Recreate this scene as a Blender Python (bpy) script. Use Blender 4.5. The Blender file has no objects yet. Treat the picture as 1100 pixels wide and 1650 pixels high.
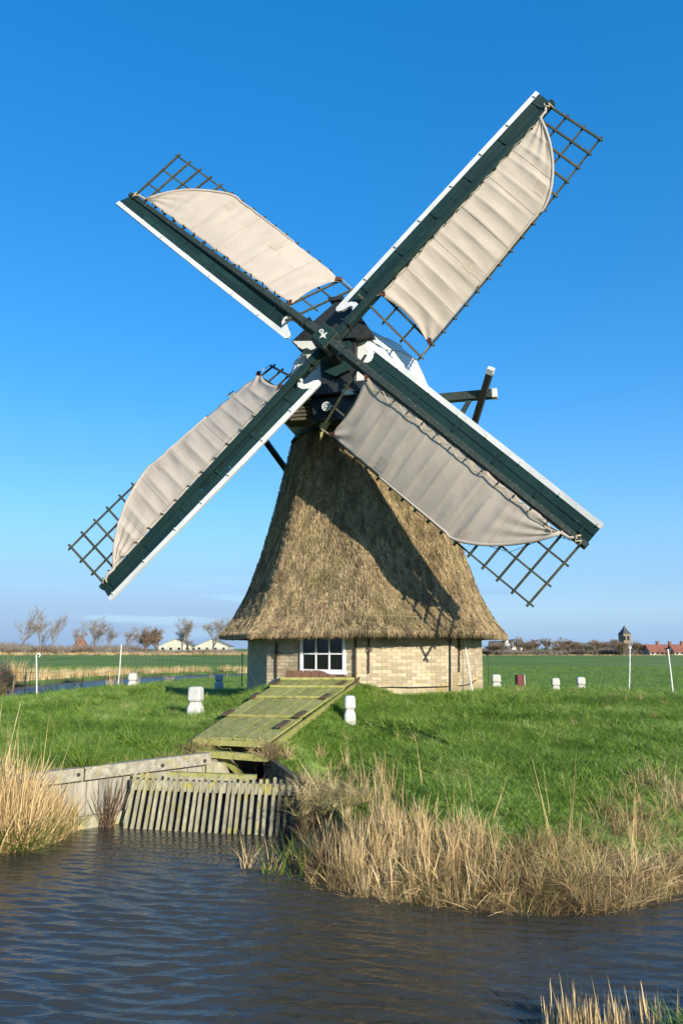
import bpy, math, random
import numpy as np
from mathutils import Vector, Matrix

random.seed(7)
rng = np.random.default_rng(11)
R = math.radians
scene = bpy.context.scene
COL = scene.collection

# ------------------------------------------------------------------ camera, sky, sun, exposure
EYE = Vector((0, 0, 2.1))
PITCH = math.atan(220 / 1250)
cam_d = bpy.data.cameras.new('camera')
cam = bpy.data.objects.new('camera', cam_d)
COL.objects.link(cam)
cam.location = EYE
cam.rotation_euler = (math.pi / 2 + PITCH, 0, 0)
cam_d.sensor_fit = 'VERTICAL'
cam_d.sensor_height = 24
cam_d.lens = 24 * 1250 / 1650
cam_d.clip_start = 0.05
cam_d.clip_end = 20000
scene.camera = cam

SUN_AZ, SUN_EL = R(31), R(17.9)          # azimuth measured from -Y towards +X
SUN = Vector((math.sin(SUN_AZ) * math.cos(SUN_EL), -math.cos(SUN_AZ) * math.cos(SUN_EL), math.sin(SUN_EL)))
sl = bpy.data.lights.new('sun', 'SUN')
sl.energy = 4.8
sl.angle = R(0.5)
sl.color = (1.0, 0.93, 0.80)
so = bpy.data.objects.new('sun', sl)
COL.objects.link(so)
so.rotation_euler = SUN.to_track_quat('Z', 'Y').to_euler()
so.location = (20, -30, 30)

HZ = (1.65, 3.0, 5.2)
world = bpy.data.worlds.new('World')
scene.world = world
world.use_nodes = True
wt = world.node_tree
wt.nodes.clear()


def N(t, kind, **kw):
    n = t.nodes.new(kind)
    for k, v in kw.items():
        setattr(n, k, v)
    return n


sky = N(wt, 'ShaderNodeTexSky', sky_type='NISHITA', sun_disc=False)
sky.sun_elevation = SUN_EL
sky.sun_rotation = R(180) - SUN_AZ
sky.altitude = 0
sky.air_density = 1.0
sky.dust_density = 0.35
sky.ozone_density = 4.5
gm = N(wt, 'ShaderNodeGamma')
gm.inputs[1].default_value = 0.62
wt.links.new(sky.outputs[0], gm.inputs[0])
hs = N(wt, 'ShaderNodeHueSaturation')
hs.inputs['Saturation'].default_value = 1.60
hs.inputs['Hue'].default_value = 0.508
hs.inputs['Value'].default_value = 2.45
wt.links.new(gm.outputs[0], hs.inputs['Color'])
# thin cloud bank low over the horizon, all the way round
tc = N(wt, 'ShaderNodeTexCoord')
sep = N(wt, 'ShaderNodeSeparateXYZ')
wt.links.new(tc.outputs['Generated'], sep.inputs[0])
mp = N(wt, 'ShaderNodeMapping')
mp.inputs['Scale'].default_value = (3.0, 3.0, 26.0)
mp.inputs['Location'].default_value = (1.7, 0.4, 0.0)
wt.links.new(tc.outputs['Generated'], mp.inputs[0])
nz = N(wt, 'ShaderNodeTexNoise')
nz.inputs['Scale'].default_value = 1.6
nz.inputs['Detail'].default_value = 7
nz.inputs['Roughness'].default_value = 0.55
wt.links.new(mp.outputs[0], nz.inputs['Vector'])


def mathn(t, op, a, b=None, clamp=False):
    n = N(t, 'ShaderNodeMath', operation=op, use_clamp=clamp)
    for i, s in enumerate((a, b)):
        if s is None:
            continue
        if isinstance(s, (int, float)):
            n.inputs[i].default_value = s
        else:
            t.links.new(s, n.inputs[i])
    return n.outputs[0]


def ramp(t, fac, stops, interp='LINEAR'):
    r = N(t, 'ShaderNodeValToRGB')
    r.color_ramp.interpolation = interp
    while len(r.color_ramp.elements) < len(stops):
        r.color_ramp.elements.new(0.5)
    for e, (p, c) in zip(r.color_ramp.elements, stops):
        e.position = p
        e.color = (c[0], c[1], c[2], 1) if not isinstance(c, (int, float)) else (c, c, c, 1)
    t.links.new(fac, r.inputs[0])
    return r.outputs[0]


bank = ramp(wt, sep.outputs[2], [(0.0, 1.0), (0.045, 0.85), (0.085, 0.22), (0.12, 0.0)], 'EASE')
# more cloud on the north-west (left) side than on the right
side = mathn(wt, 'MULTIPLY_ADD', sep.outputs[0], -0.55)
side.node.inputs[2].default_value = 0.02
thr = mathn(wt, 'ADD', nz.outputs[0], side)
thr2 = ramp(wt, thr, [(0.50, 0.0), (0.60, 1.0)], 'EASE')
cmask = mathn(wt, 'MULTIPLY', thr2, bank)
cmask = mathn(wt, 'MULTIPLY', cmask, 0.55)
mixc = N(wt, 'ShaderNodeMix', data_type='RGBA')
wt.links.new(cmask, mixc.inputs[0])
hz_f = ramp(wt, sep.outputs[2], [(0.0, 0.85), (0.06, 0.62), (0.20, 0.14), (0.32, 0.0)], 'EASE')
mixh = N(wt, 'ShaderNodeMix', data_type='RGBA')
wt.links.new(hz_f, mixh.inputs[0])
wt.links.new(hs.outputs[0], mixh.inputs[6])
mixh.inputs[7].default_value = (HZ[0], HZ[1], HZ[2], 1)
wt.links.new(mixh.outputs[2], mixc.inputs[6])
mixc.inputs[7].default_value = (1.9, 2.75, 4.4, 1)
bg = N(wt, 'ShaderNodeBackground')
bg.inputs['Strength'].default_value = 0.11
wt.links.new(mixc.outputs[2], bg.inputs[0])
wo = N(wt, 'ShaderNodeOutputWorld')
wt.links.new(bg.outputs[0], wo.inputs[0])

scene.view_settings.view_transform = 'Standard'
scene.view_settings.look = 'None'
scene.view_settings.exposure = 0.55
scene.view_settings.gamma = 1.0
scene.view_settings.use_curve_mapping = False
scene.render.engine = 'CYCLES'
scene.cycles.max_bounces = 8
scene.cycles.transparent_max_bounces = 16

# ------------------------------------------------------------------ materials


def mat(name, base, alt=None, scale=6.0, stretch=(1, 1, 1), rough=0.8, bump=0.3, bscale=None, contrast=(0.35, 0.65),
        rand=0.0, spec=0.3, third=None, tscale=1.5, tpos=(0.55, 0.68), coord='Object', bdist=0.02, translucent=0.0):
    m = bpy.data.materials.new(name)
    m.use_nodes = True
    t = m.node_tree
    b = t.nodes['Principled BSDF']
    b.inputs['Roughness'].default_value = rough
    b.inputs['Specular IOR Level'].default_value = spec
    tcn = N(t, 'ShaderNodeTexCoord')
    mpn = N(t, 'ShaderNodeMapping')
    mpn.inputs['Scale'].default_value = stretch
    csock = N(t, 'ShaderNodeNewGeometry').outputs['Position'] if coord == 'World' else tcn.outputs[coord]
    t.links.new(csock, mpn.inputs[0])
    n1 = N(t, 'ShaderNodeTexNoise')
    n1.inputs['Scale'].default_value = scale
    n1.inputs['Detail'].default_value = 6
    n1.inputs['Roughness'].default_value = 0.6
    t.links.new(mpn.outputs[0], n1.inputs['Vector'])
    if alt is None:
        alt = tuple(c * 0.6 for c in base)
    col = ramp(t, n1.outputs[0], [(contrast[0], base), (contrast[1], alt)])
    if third is not None:
        n3 = N(t, 'ShaderNodeTexNoise')
        n3.inputs['Scale'].default_value = tscale
        n3.inputs['Detail'].default_value = 5
        n3.inputs['Roughness'].default_value = 0.65
        t.links.new(csock, n3.inputs['Vector'])
        f = ramp(t, n3.outputs[0], [(tpos[0], 0.0), (tpos[1], 1.0)])
        mx = N(t, 'ShaderNodeMix', data_type='RGBA')
        t.links.new(f, mx.inputs[0])
        t.links.new(col, mx.inputs[6])
        mx.inputs[7].default_value = (*third, 1)
        col = mx.outputs[2]
    if rand > 0:
        oi = N(t, 'ShaderNodeObjectInfo')
        ge = N(t, 'ShaderNodeNewGeometry')
        s = mathn(t, 'ADD', oi.outputs['Random'], ge.outputs['Random Per Island'])
        s = mathn(t, 'FRACT', s)
        v = mathn(t, 'MULTIPLY_ADD', s, 2 * rand)
        v.node.inputs[2].default_value = 1 - rand
        h = N(t, 'ShaderNodeHueSaturation')
        t.links.new(v, h.inputs['Value'])
        t.links.new(col, h.inputs['Color'])
        col = h.outputs[0]
    t.links.new(col, b.inputs['Base Color'])
    if bump > 0:
        bn = N(t, 'ShaderNodeBump')
        bn.inputs['Strength'].default_value = bump
        bn.inputs['Distance'].default_value = bdist
        n2 = N(t, 'ShaderNodeTexNoise')
        n2.inputs['Scale'].default_value = bscale or scale * 3
        n2.inputs['Detail'].default_value = 5
        t.links.new(mpn.outputs[0], n2.inputs['Vector'])
        t.links.new(n2.outputs[0], bn.inputs['Height'])
        t.links.new(bn.outputs[0], b.inputs['Normal'])
    if translucent > 0:
        tr = N(t, 'ShaderNodeBsdfTranslucent')
        t.links.new(col, tr.inputs[0])
        ms = N(t, 'ShaderNodeMixShader')
        ms.inputs[0].default_value = translucent
        t.links.new(b.outputs[0], ms.inputs[1])
        t.links.new(tr.outputs[0], ms.inputs[2])
        t.links.new(ms.outputs[0], t.nodes['Material Output'].inputs[0])
    return m


def blade_mat(name, cols, translucent=0.3, rough=0.7, tipc=None):
    """grass and reed blades: colour by instance and by blade"""
    m = bpy.data.materials.new(name)
    m.use_nodes = True
    t = m.node_tree
    b = t.nodes['Principled BSDF']
    b.inputs['Roughness'].default_value = rough
    b.inputs['Specular IOR Level'].default_value = 0.25
    oi = N(t, 'ShaderNodeObjectInfo')
    ge = N(t, 'ShaderNodeNewGeometry')
    nn_ = N(t, 'ShaderNodeTexNoise')
    nn_.inputs['Scale'].default_value = 1.1
    nn_.inputs['Detail'].default_value = 4
    t.links.new(ge.outputs['Position'], nn_.inputs['Vector'])
    s = mathn(t, 'MULTIPLY', oi.outputs['Random'], 0.30)
    s2 = mathn(t, 'MULTIPLY', ge.outputs['Random Per Island'], 0.40)
    s3 = mathn(t, 'MULTIPLY_ADD', nn_.outputs[0], 1.0)
    s3.node.inputs[2].default_value = -0.35
    s = mathn(t, 'ADD', mathn(t, 'ADD', s, s2), s3)
    col = ramp(t, s, [(0.08 + 0.84 * i / (len(cols) - 1), c) for i, c in enumerate(cols)])
    t.links.new(col, b.inputs['Base Color'])
    tr = N(t, 'ShaderNodeBsdfTranslucent')
    t.links.new(col, tr.inputs[0])
    ms = N(t, 'ShaderNodeMixShader')
    ms.inputs[0].default_value = translucent
    t.links.new(b.outputs[0], ms.inputs[1])
    t.links.new(tr.outputs[0], ms.inputs[2])
    t.links.new(ms.outputs[0], t.nodes['Material Output'].inputs[0])
    return m


M = {}
M['green_paint'] = mat('green_paint', (0.006, 0.024, 0.023), (0.010, 0.031, 0.028), scale=3, stretch=(1, 1, 1), rough=0.58, bump=0.25,
                       bscale=30, third=(0.035, 0.055, 0.045), tscale=9, tpos=(0.62, 0.72), spec=0.22, rand=0.25)
M['old_green'] = mat('weathered_green_paint', (0.010, 0.025, 0.022), (0.028, 0.036, 0.025), scale=14, rough=0.6, bump=0.6, bscale=24,
                     third=(0.16, 0.17, 0.13), tscale=16, tpos=(0.63, 0.67), spec=0.4)
M['lattice'] = mat('lattice_wood', (0.075, 0.070, 0.042), (0.035, 0.045, 0.028), scale=9, rough=0.75, bump=0.4, bscale=40, rand=0.25)
M['black'] = mat('black_tarred_wood', (0.009, 0.012, 0.014), (0.02, 0.024, 0.024), scale=6, rough=0.5, bump=0.4, bscale=20, spec=0.5)
M['white'] = mat('white_paint', (0.63, 0.63, 0.60), (0.52, 0.52, 0.49), scale=3, rough=0.5, bump=0.12, bscale=20,
                 third=(0.50, 0.50, 0.45), tscale=5, tpos=(0.62, 0.75))
M['white_cap'] = mat('white_cap_boards', (0.78, 0.78, 0.76), (0.68, 0.68, 0.66), scale=2, stretch=(1, 1, 4), rough=0.55, bump=0.15, bscale=8,
                     third=(0.48, 0.50, 0.48), tscale=2.5, tpos=(0.6, 0.75))
M['cloth'] = mat('sail_cloth', (0.56, 0.485, 0.40), (0.49, 0.42, 0.345), scale=1.6, rough=0.9, bump=0.25, bscale=5, contrast=(0.3, 0.7),
                 third=(0.36, 0.31, 0.26), tscale=5, tpos=(0.62, 0.85), spec=0.1, bdist=0.03, translucent=0.22)
M['patch'] = mat('cloth_patch', (0.44, 0.36, 0.28), (0.36, 0.30, 0.24), scale=14, rough=0.95, bump=0.5, bscale=40, spec=0.1)
M['rope'] = mat('rope', (0.50, 0.44, 0.30), (0.36, 0.31, 0.20), scale=30, rough=0.9, bump=0.5, bscale=80, spec=0.1)
M['blue_rope'] = mat('blue_rope', (0.03, 0.22, 0.26), (0.03, 0.16, 0.2), scale=30, rough=0.7, bump=0)
M['leather'] = mat('leather_corner', (0.09, 0.035, 0.02), (0.05, 0.02, 0.015), scale=20, rough=0.8, bump=0.3)
M['iron'] = mat('rusty_iron', (0.045, 0.036, 0.030), (0.08, 0.045, 0.025), scale=20, rough=0.75, bump=0.3)
M['mortar'] = mat('mortar', (0.50, 0.43, 0.31), (0.40, 0.34, 0.24), scale=8, rough=0.95, bump=0.5, bscale=50, coord='Object')
M['window_white'] = mat('window_white', (0.82, 0.82, 0.80), (0.74, 0.74, 0.72), scale=5, rough=0.4, bump=0.05)
M['tarp'] = mat('blue_grey_tarpaulin', (0.02, 0.045, 0.085), (0.012, 0.025, 0.045), scale=8, rough=0.5, bump=0.5, bscale=10)
M['moss_wood'] = mat('mossy_planks', (0.26, 0.265, 0.055), (0.36, 0.33, 0.13), scale=5, stretch=(3, 1, 1), rough=0.9, bump=0.6, bscale=40,
                     rand=0.16, third=(0.085, 0.085, 0.035), tscale=9, tpos=(0.56, 0.72))
M['red_wood'] = mat('weathered_red_planks', (0.24, 0.12, 0.07), (0.17, 0.095, 0.06), scale=9, stretch=(3, 1, 1), rough=0.85, bump=0.6, bscale=40, rand=0.2)
M['brown_wood'] = mat('brown_wood', (0.13, 0.085, 0.05), (0.08, 0.055, 0.035), scale=9, rough=0.9, bump=0.6, bscale=30)
M['grey_wood'] = mat('grey_wet_wood', (0.38, 0.345, 0.22), (0.25, 0.23, 0.15), scale=6, stretch=(3, 3, 0.6), rough=0.9, bump=0.6, bscale=22,
                     third=(0.36, 0.30, 0.06), tscale=6, tpos=(0.54, 0.66), rand=0.15)
M['wall_board'] = mat('bleached_bank_boards', (0.36, 0.33, 0.26), (0.26, 0.235, 0.18), scale=5, stretch=(4, 4, 0.6), rough=0.92, bump=0.55, bscale=16,
                      third=(0.34, 0.30, 0.10), tscale=2.6, tpos=(0.60, 0.72), rand=0.12)
M['cap_board'] = mat('lichened_capping', (0.40, 0.36, 0.27), (0.22, 0.20, 0.15), scale=14, rough=0.95, bump=0.7, bscale=40,
                     third=(0.40, 0.34, 0.07), tscale=3.5, tpos=(0.56, 0.68))
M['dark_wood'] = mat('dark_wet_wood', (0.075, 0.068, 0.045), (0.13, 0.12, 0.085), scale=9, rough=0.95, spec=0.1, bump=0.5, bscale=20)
M['bollard'] = mat('bollard_white', (0.55, 0.54, 0.49), (0.44, 0.43, 0.37), scale=7, rough=0.65, bump=0.3, bscale=30,
                   third=(0.40, 0.41, 0.30), tscale=9, tpos=(0.64, 0.78))
M['bollard_grey'] = mat('bollard_grey', (0.42, 0.44, 0.46), (0.32, 0.34, 0.36), scale=7, rough=0.7, bump=0.3)
M['dark_red'] = mat('dark_red_paint', (0.13, 0.012, 0.012), (0.09, 0.01, 0.01), scale=7, rough=0.5, bump=0.2)
M['pole_white'] = mat('pole_white', (0.72, 0.71, 0.66), (0.5, 0.5, 0.45), scale=7, rough=0.6, bump=0.1)
M['bark'] = mat('bark', (0.13, 0.115, 0.095), (0.20, 0.18, 0.145), scale=0.8, rough=0.95, bump=0)
M['twig'] = mat('bare_twigs', (0.27, 0.235, 0.19), (0.20, 0.17, 0.135), scale=0.3, rough=0.95, bump=0, rand=0.15)
M['twig_brown'] = mat('brown_twigs', (0.22, 0.155, 0.10), (0.15, 0.11, 0.075), scale=0.3, rough=0.95, bump=0, rand=0.2)
M['shed_wall'] = mat('shed_wall', (0.50, 0.49, 0.38), (0.42, 0.41, 0.32), scale=0.6, rough=0.85, bump=0)
M['roof_red'] = mat('red_roof_tiles', (0.30, 0.115, 0.07), (0.24, 0.09, 0.06), scale=0.6, rough=0.85, bump=0)
M['roof_grey'] = mat('grey_roof_sheets', (0.22, 0.23, 0.17), (0.17, 0.18, 0.14), scale=0.3, rough=0.8, bump=0)
M['roof_dark'] = mat('slate_roof', (0.055, 0.06, 0.065), (0.08, 0.08, 0.08), scale=0.6, rough=0.7, bump=0)
M['house_white'] = mat('pale_house_wall', (0.62, 0.60, 0.54), (0.52, 0.5, 0.45), scale=0.6, rough=0.85, bump=0)
M['house_brick'] = mat('far_brick_wall', (0.24, 0.12, 0.08), (0.2, 0.10, 0.07), scale=0.6, rough=0.9, bump=0)
M['tower_brick'] = mat('tower_brick', (0.25, 0.19, 0.14), (0.2, 0.155, 0.115), scale=0.5, rough=0.9, bump=0)
M['far_glass'] = mat('far_dark_glass', (0.03, 0.035, 0.04), rough=0.2, bump=0)
M['shade_glass'] = mat('window_glass', (0.006, 0.007, 0.008), (0.012, 0.012, 0.012), scale=4, rough=0.08, bump=0.03, spec=0.5)
M['net_orange'] = mat('orange_net', (0.22, 0.07, 0.045), rough=0.7, bump=0)
M['wire'] = mat('fence_wire', (0.17, 0.17, 0.15), rough=0.5, bump=0)
M['straw'] = mat('straw', (0.52, 0.39, 0.215), (0.24, 0.18, 0.10), scale=3.2, stretch=(1.6, 1.6, 0.5), rough=0.9, bump=0, rand=0.55, contrast=(0.44, 0.57),
                 third=(0.25, 0.215, 0.085), tscale=0.9, tpos=(0.55, 0.75), coord='World')
M['thatch'] = mat('thatch', (0.36, 0.265, 0.135), (0.14, 0.10, 0.05), scale=9, stretch=(1, 1, 0.28), rough=0.95, bump=1.0, bscale=26,
                  contrast=(0.38, 0.62), third=(0.12, 0.115, 0.035), tscale=0.9, tpos=(0.52, 0.70), bdist=0.06, spec=0.1, coord='World')
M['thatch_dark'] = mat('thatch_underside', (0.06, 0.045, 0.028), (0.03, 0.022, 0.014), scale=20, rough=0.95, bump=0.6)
M['grass'] = blade_mat('grass_blades', [(0.045, 0.095, 0.015), (0.13, 0.235, 0.028), (0.225, 0.335, 0.05), (0.46, 0.52, 0.17)], 0.22, 0.40)
M['grass_far'] = blade_mat('grass_far_blades', [(0.09, 0.16, 0.03), (0.14, 0.235, 0.045), (0.22, 0.31, 0.085)], 0.3, 0.7)
M['rush'] = blade_mat('green_rush_blades', [(0.05, 0.12, 0.015), (0.14, 0.23, 0.025), (0.30, 0.32, 0.06)], 0.35, 0.5)
M['reed'] = blade_mat('dry_reed', [(0.20, 0.13, 0.055), (0.48, 0.335, 0.15), (0.68, 0.50, 0.25), (0.84, 0.70, 0.44)], 0.10)
M['reed_dark'] = blade_mat('dark_dead_stems', [(0.035, 0.022, 0.016), (0.14, 0.08, 0.05), (0.26, 0.19, 0.10)], 0.15)
M['reed_green'] = blade_mat('half_dry_grass', [(0.15, 0.17, 0.04), (0.34, 0.28, 0.10), (0.50, 0.40, 0.20)], 0.3)


def brick_mat():
    m = mat('buff_brick', (0.50, 0.41, 0.275), (0.41, 0.33, 0.215), scale=22, rough=0.92, bump=0.5, bscale=60, rand=0.26, third=(0.25, 0.21, 0.15), tscale=2.0, tpos=(0.55, 0.72), bdist=0.01)
    t = m.node_tree
    b = t.nodes['Principled BSDF']
    src = b.inputs['Base Color'].links[0].from_socket
    ge = N(t, 'ShaderNodeNewGeometry')
    sp = N(t, 'ShaderNodeSeparateXYZ')
    t.links.new(ge.outputs['Position'], sp.inputs[0])
    n = N(t, 'ShaderNodeTexNoise')
    n.inputs['Scale'].default_value = 2.3
    n.inputs['Detail'].default_value = 6
    n.inputs['Roughness'].default_value = 0.7
    t.links.new(ge.outputs['Position'], n.inputs['Vector'])
    low = ramp(t, mathn(t, 'SUBTRACT', sp.outputs[2], 1.15), [(0.0, 1.0), (0.42, 0.75), (0.62, 0.0)])
    f = mathn(t, 'MULTIPLY', ramp(t, n.outputs[0], [(0.50, 0.0), (0.62, 0.85)]), low)
    mx = N(t, 'ShaderNodeMix', data_type='RGBA')
    t.links.new(f, mx.inputs[0])
    t.links.new(src, mx.inputs[6])
    mx.inputs[7].default_value = (0.42, 0.30, 0.055, 1)
    n5 = N(t, 'ShaderNodeTexNoise')
    n5.inputs['Scale'].default_value = 1.1
    n5.inputs['Detail'].default_value = 7
    t.links.new(ge.outputs['Position'], n5.inputs['Vector'])
    f5 = ramp(t, n5.outputs[0], [(0.48, 0.0), (0.66, 0.45)])
    mx5 = N(t, 'ShaderNodeMix', data_type='RGBA')
    t.links.new(f5, mx5.inputs[0])
    t.links.new(mx.outputs[2], mx5.inputs[6])
    mx5.inputs[7].default_value = (0.28, 0.215, 0.125, 1)
    t.links.new(mx5.outputs[2], b.inputs['Base Color'])
    return m


M['brick'] = brick_mat()
M['brick_shaded'] = mat('shaded_face_brick', (0.48, 0.39, 0.26), (0.36, 0.29, 0.19), scale=12, rough=0.92, bump=0.5, bscale=50, rand=0.15)  # brick copy for the shaded left face, colour warmed against the blue shade


def ground_mat():
    m = bpy.data.materials.new('meadow_soil')
    m.use_nodes = True
    t = m.node_tree
    b = t.nodes['Principled BSDF']
    b.inputs['Roughness'].default_value = 0.95
    b.inputs['Specular IOR Level'].default_value = 0.1
    ge = N(t, 'ShaderNodeNewGeometry')
    sp = N(t, 'ShaderNodeSeparateXYZ')
    t.links.new(ge.outputs['Position'], sp.inputs[0])
    n = N(t, 'ShaderNodeTexNoise')
    n.inputs['Scale'].default_value = 0.9
    n.inputs['Detail'].default_value = 9
    n.inputs['Roughness'].default_value = 0.7
    t.links.new(ge.outputs['Position'], n.inputs['Vector'])
    c = ramp(t, n.outputs[0], [(0.30, (0.085, 0.14, 0.028)), (0.5, (0.14, 0.225, 0.045)), (0.70, (0.20, 0.285, 0.07))])
    n2 = N(t, 'ShaderNodeTexNoise')
    n2.inputs['Scale'].default_value = 0.035
    n2.inputs['Detail'].default_value = 5
    t.links.new(ge.outputs['Position'], n2.inputs['Vector'])
    f2 = ramp(t, n2.outputs[0], [(0.45, 0.0), (0.65, 0.6)])
    mx = N(t, 'ShaderNodeMix', data_type='RGBA')
    t.links.new(f2, mx.inputs[0])
    t.links.new(c, mx.inputs[6])
    mx.inputs[7].default_value = (0.23, 0.27, 0.09, 1)
    # wet mud at and under the water's edge
    att = N(t, 'ShaderNodeAttribute', attribute_name='mud')
    mx2 = N(t, 'ShaderNodeMix', data_type='RGBA')
    t.links.new(att.outputs['Fac'], mx2.inputs[0])
    t.links.new(mx.outputs[2], mx2.inputs[6])
    mx2.inputs[7].default_value = (0.075, 0.055, 0.032, 1)
    t.links.new(mx2.outputs[2], b.inputs['Base Color'])
    bn = N(t, 'ShaderNodeBump')
    bn.inputs['Strength'].default_value = 0.8
    bn.inputs['Distance'].default_value = 0.08
    n3 = N(t, 'ShaderNodeTexNoise')
    n3.inputs['Scale'].default_value = 9
    n3.inputs['Detail'].default_value = 6
    t.links.new(ge.outputs['Position'], n3.inputs['Vector'])
    t.links.new(n3.outputs[0], bn.inputs['Height'])
    t.links.new(bn.outputs[0], b.inputs['Normal'])
    return m


def water_mat(name='canal_water', rough=0.035, bd=0.014, nsc=13):
    m = bpy.data.materials.new(name)
    m.use_nodes = True
    t = m.node_tree
    b = t.nodes['Principled BSDF']
    b.inputs['Base Color'].default_value = (0.042, 0.040, 0.031, 1)
    b.inputs['Roughness'].default_value = rough
    b.inputs['IOR'].default_value = 1.333
    b.inputs['Specular IOR Level'].default_value = 0.5
    ge = N(t, 'ShaderNodeNewGeometry')
    mpn = N(t, 'ShaderNodeMapping')
    mpn.inputs['Rotation'].default_value = (0, 0, R(-12))
    mpn.inputs['Scale'].default_value = (0.45, 1.3, 1)
    t.links.new(ge.outputs['Position'], mpn.inputs[0])
    n = N(t, 'ShaderNodeTexNoise')
    n.inputs['Scale'].default_value = nsc
    n.inputs['Detail'].default_value = 4
    n.inputs['Roughness'].default_value = 0.5
    t.links.new(mpn.outputs[0], n.inputs['Vector'])
    bn = N(t, 'ShaderNodeBump')
    bn.inputs['Strength'].default_value = 0.8
    bn.inputs['Distance'].default_value = bd
    t.links.new(n.outputs[0], bn.inputs['Height'])
    t.links.new(bn.outputs[0], b.inputs['Normal'])
    return m


# ------------------------------------------------------------------ helpers
def pvec(v):
    return Vector(v)


class MB:
    """collects shapes in world space and links them as one mesh object"""

    def __init__(s):
        s.v, s.f, s.n = [], [], 0

    def add(s, vs, fs):
        s.v.extend([tuple(p) for p in vs])
        s.f.extend([tuple(i + s.n for i in f) for f in fs])
        s.n += len(vs)
        return s

    def hexa(s, p):          # 8 points: 0-3 bottom ring, 4-7 top ring
        return s.add(p, [(3, 2, 1, 0), (4, 5, 6, 7), (0, 1, 5, 4), (1, 2, 6, 5), (2, 3, 7, 6), (3, 0, 4, 7)])

    def box(s, c, d, rz=0.0, ax=None):
        c = Vector(c)
        if ax is None:
            ax = (Vector((math.cos(rz), math.sin(rz), 0)), Vector((-math.sin(rz), math.cos(rz), 0)), Vector((0, 0, 1)))
        a, b, e = [Vector(q) * (dd / 2) for q, dd in zip(ax, d)]
        return s.hexa([c - a - b - e, c + a - b - e, c + a + b - e, c - a + b - e, c - a - b + e, c + a - b + e, c + a + b + e, c - a + b + e])

    def beam(s, p0, p1, w, h, up=(0, 0, 1), w1=None, h1=None):
        p0, p1 = Vector(p0), Vector(p1)
        d = (p1 - p0).normalized()
        up = Vector(up)
        sd = d.cross(up).normalized()
        uu = sd.cross(d).normalized()
        w1 = w if w1 is None else w1
        h1 = h if h1 is None else h1
        q = []
        for p, ww, hh in ((p0, w, h), (p1, w1, h1)):
            q += [p - sd * ww / 2 - uu * hh / 2, p + sd * ww / 2 - uu * hh / 2, p + sd * ww / 2 + uu * hh / 2, p - sd * ww / 2 + uu * hh / 2]
        return s.hexa(q)

    def tube(s, pts, r, seg=6, r1=None):
        pts = [Vector(p) for p in pts]
        n = len(pts)
        base = []
        prev = None
        for i, p in enumerate(pts):
            d = (pts[min(i + 1, n - 1)] - pts[max(i - 1, 0)])
            d = d.normalized() if d.length > 1e-9 else Vector((0, 0, 1))
            ref = prev if prev is not None else (Vector((0, 0, 1)) if abs(d.z) < 0.9 else Vector((1, 0, 0)))
            a = d.cross(ref).normalized()
            b = a.cross(d).normalized()
            prev = b
            rr = r if r1 is None else r + (r1 - r) * i / (n - 1)
            base += [p + a * rr * math.cos(2 * math.pi * k / seg) + b * rr * math.sin(2 * math.pi * k / seg) for k in range(seg)]
        fs = []
        for i in range(n - 1):
            for k in range(seg):
                k2 = (k + 1) % seg
                fs.append((i * seg + k, i * seg + k2, (i + 1) * seg + k2, (i + 1) * seg + k))
        fs.append(tuple(range(seg))[::-1])
        fs.append(tuple((n - 1) * seg + k for k in range(seg)))
        return s.add(base, fs)

    def prism(s, poly, off):     # poly: list of 3d points, extruded by off
        off = Vector(off)
        n = len(poly)
        a = [Vector(p) for p in poly]
        vs = a + [p + off for p in a]
        fs = [tuple(range(n))[::-1], tuple(range(n, 2 * n))]
        for i in range(n):
            j = (i + 1) % n
            fs.append((i, j, n + j, n + i))
        return s.add(vs, fs)

    def loft(s, rings, close=True, caps=True):
        m = len(rings[0])
        vs = [p for r_ in rings for p in r_]
        fs = []
        for i in range(len(rings) - 1):
            for k in range(m if close else m - 1):
                k2 = (k + 1) % m
                fs.append((i * m + k, i * m + k2, (i + 1) * m + k2, (i + 1) * m + k))
        if caps:
            fs.append(tuple(range(m))[::-1])
            fs.append(tuple((len(rings) - 1) * m + k for k in range(m)))
        return s.add(vs, fs)

    def build(s, name, m, parent=None, origin=None, smooth=False, bevel=0.0, fix=False):
        if origin is None:
            origin = parent['_o'] if parent is not None else (0, 0, 0)
        o = Vector(origin)
        me = bpy.data.meshes.new(name)
        me.from_pydata([(p[0] - o.x, p[1] - o.y, p[2] - o.z) for p in s.v], [], s.f)
        me.materials.append(m)
        if fix:
            import bmesh
            bm = bmesh.new()
            bm.from_mesh(me)
            bmesh.ops.recalc_face_normals(bm, faces=bm.faces)
            bm.to_mesh(me)
            bm.free()
        if smooth:
            me.polygons.foreach_set('use_smooth', [True] * len(me.polygons))
        ob = bpy.data.objects.new(name, me)
        COL.objects.link(ob)
        if parent is not None:
            ob.parent = parent
        else:
            ob.location = o
        ob['_o'] = tuple(o)
        if bevel > 0:
            bv = ob.modifiers.new('bevel', 'BEVEL')
            bv.width = bevel
            bv.segments = 2
            bv.limit_method = 'ANGLE'
        return ob


def empty(name, loc, parent=None):
    o = bpy.data.objects.new(name, None)
    COL.objects.link(o)
    if parent is None:
        o.location = loc
        o['_o'] = tuple(loc)
    else:
        o.parent = parent
        o['_o'] = tuple(parent['_o'])
    return o


def tag(o, label=None, cat=None, group=None, kind=None):
    if label:
        o['label'] = label
    if cat:
        o['category'] = cat
    if group:
        o['group'] = group
    if kind:
        o['kind'] = kind
    return o


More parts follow.
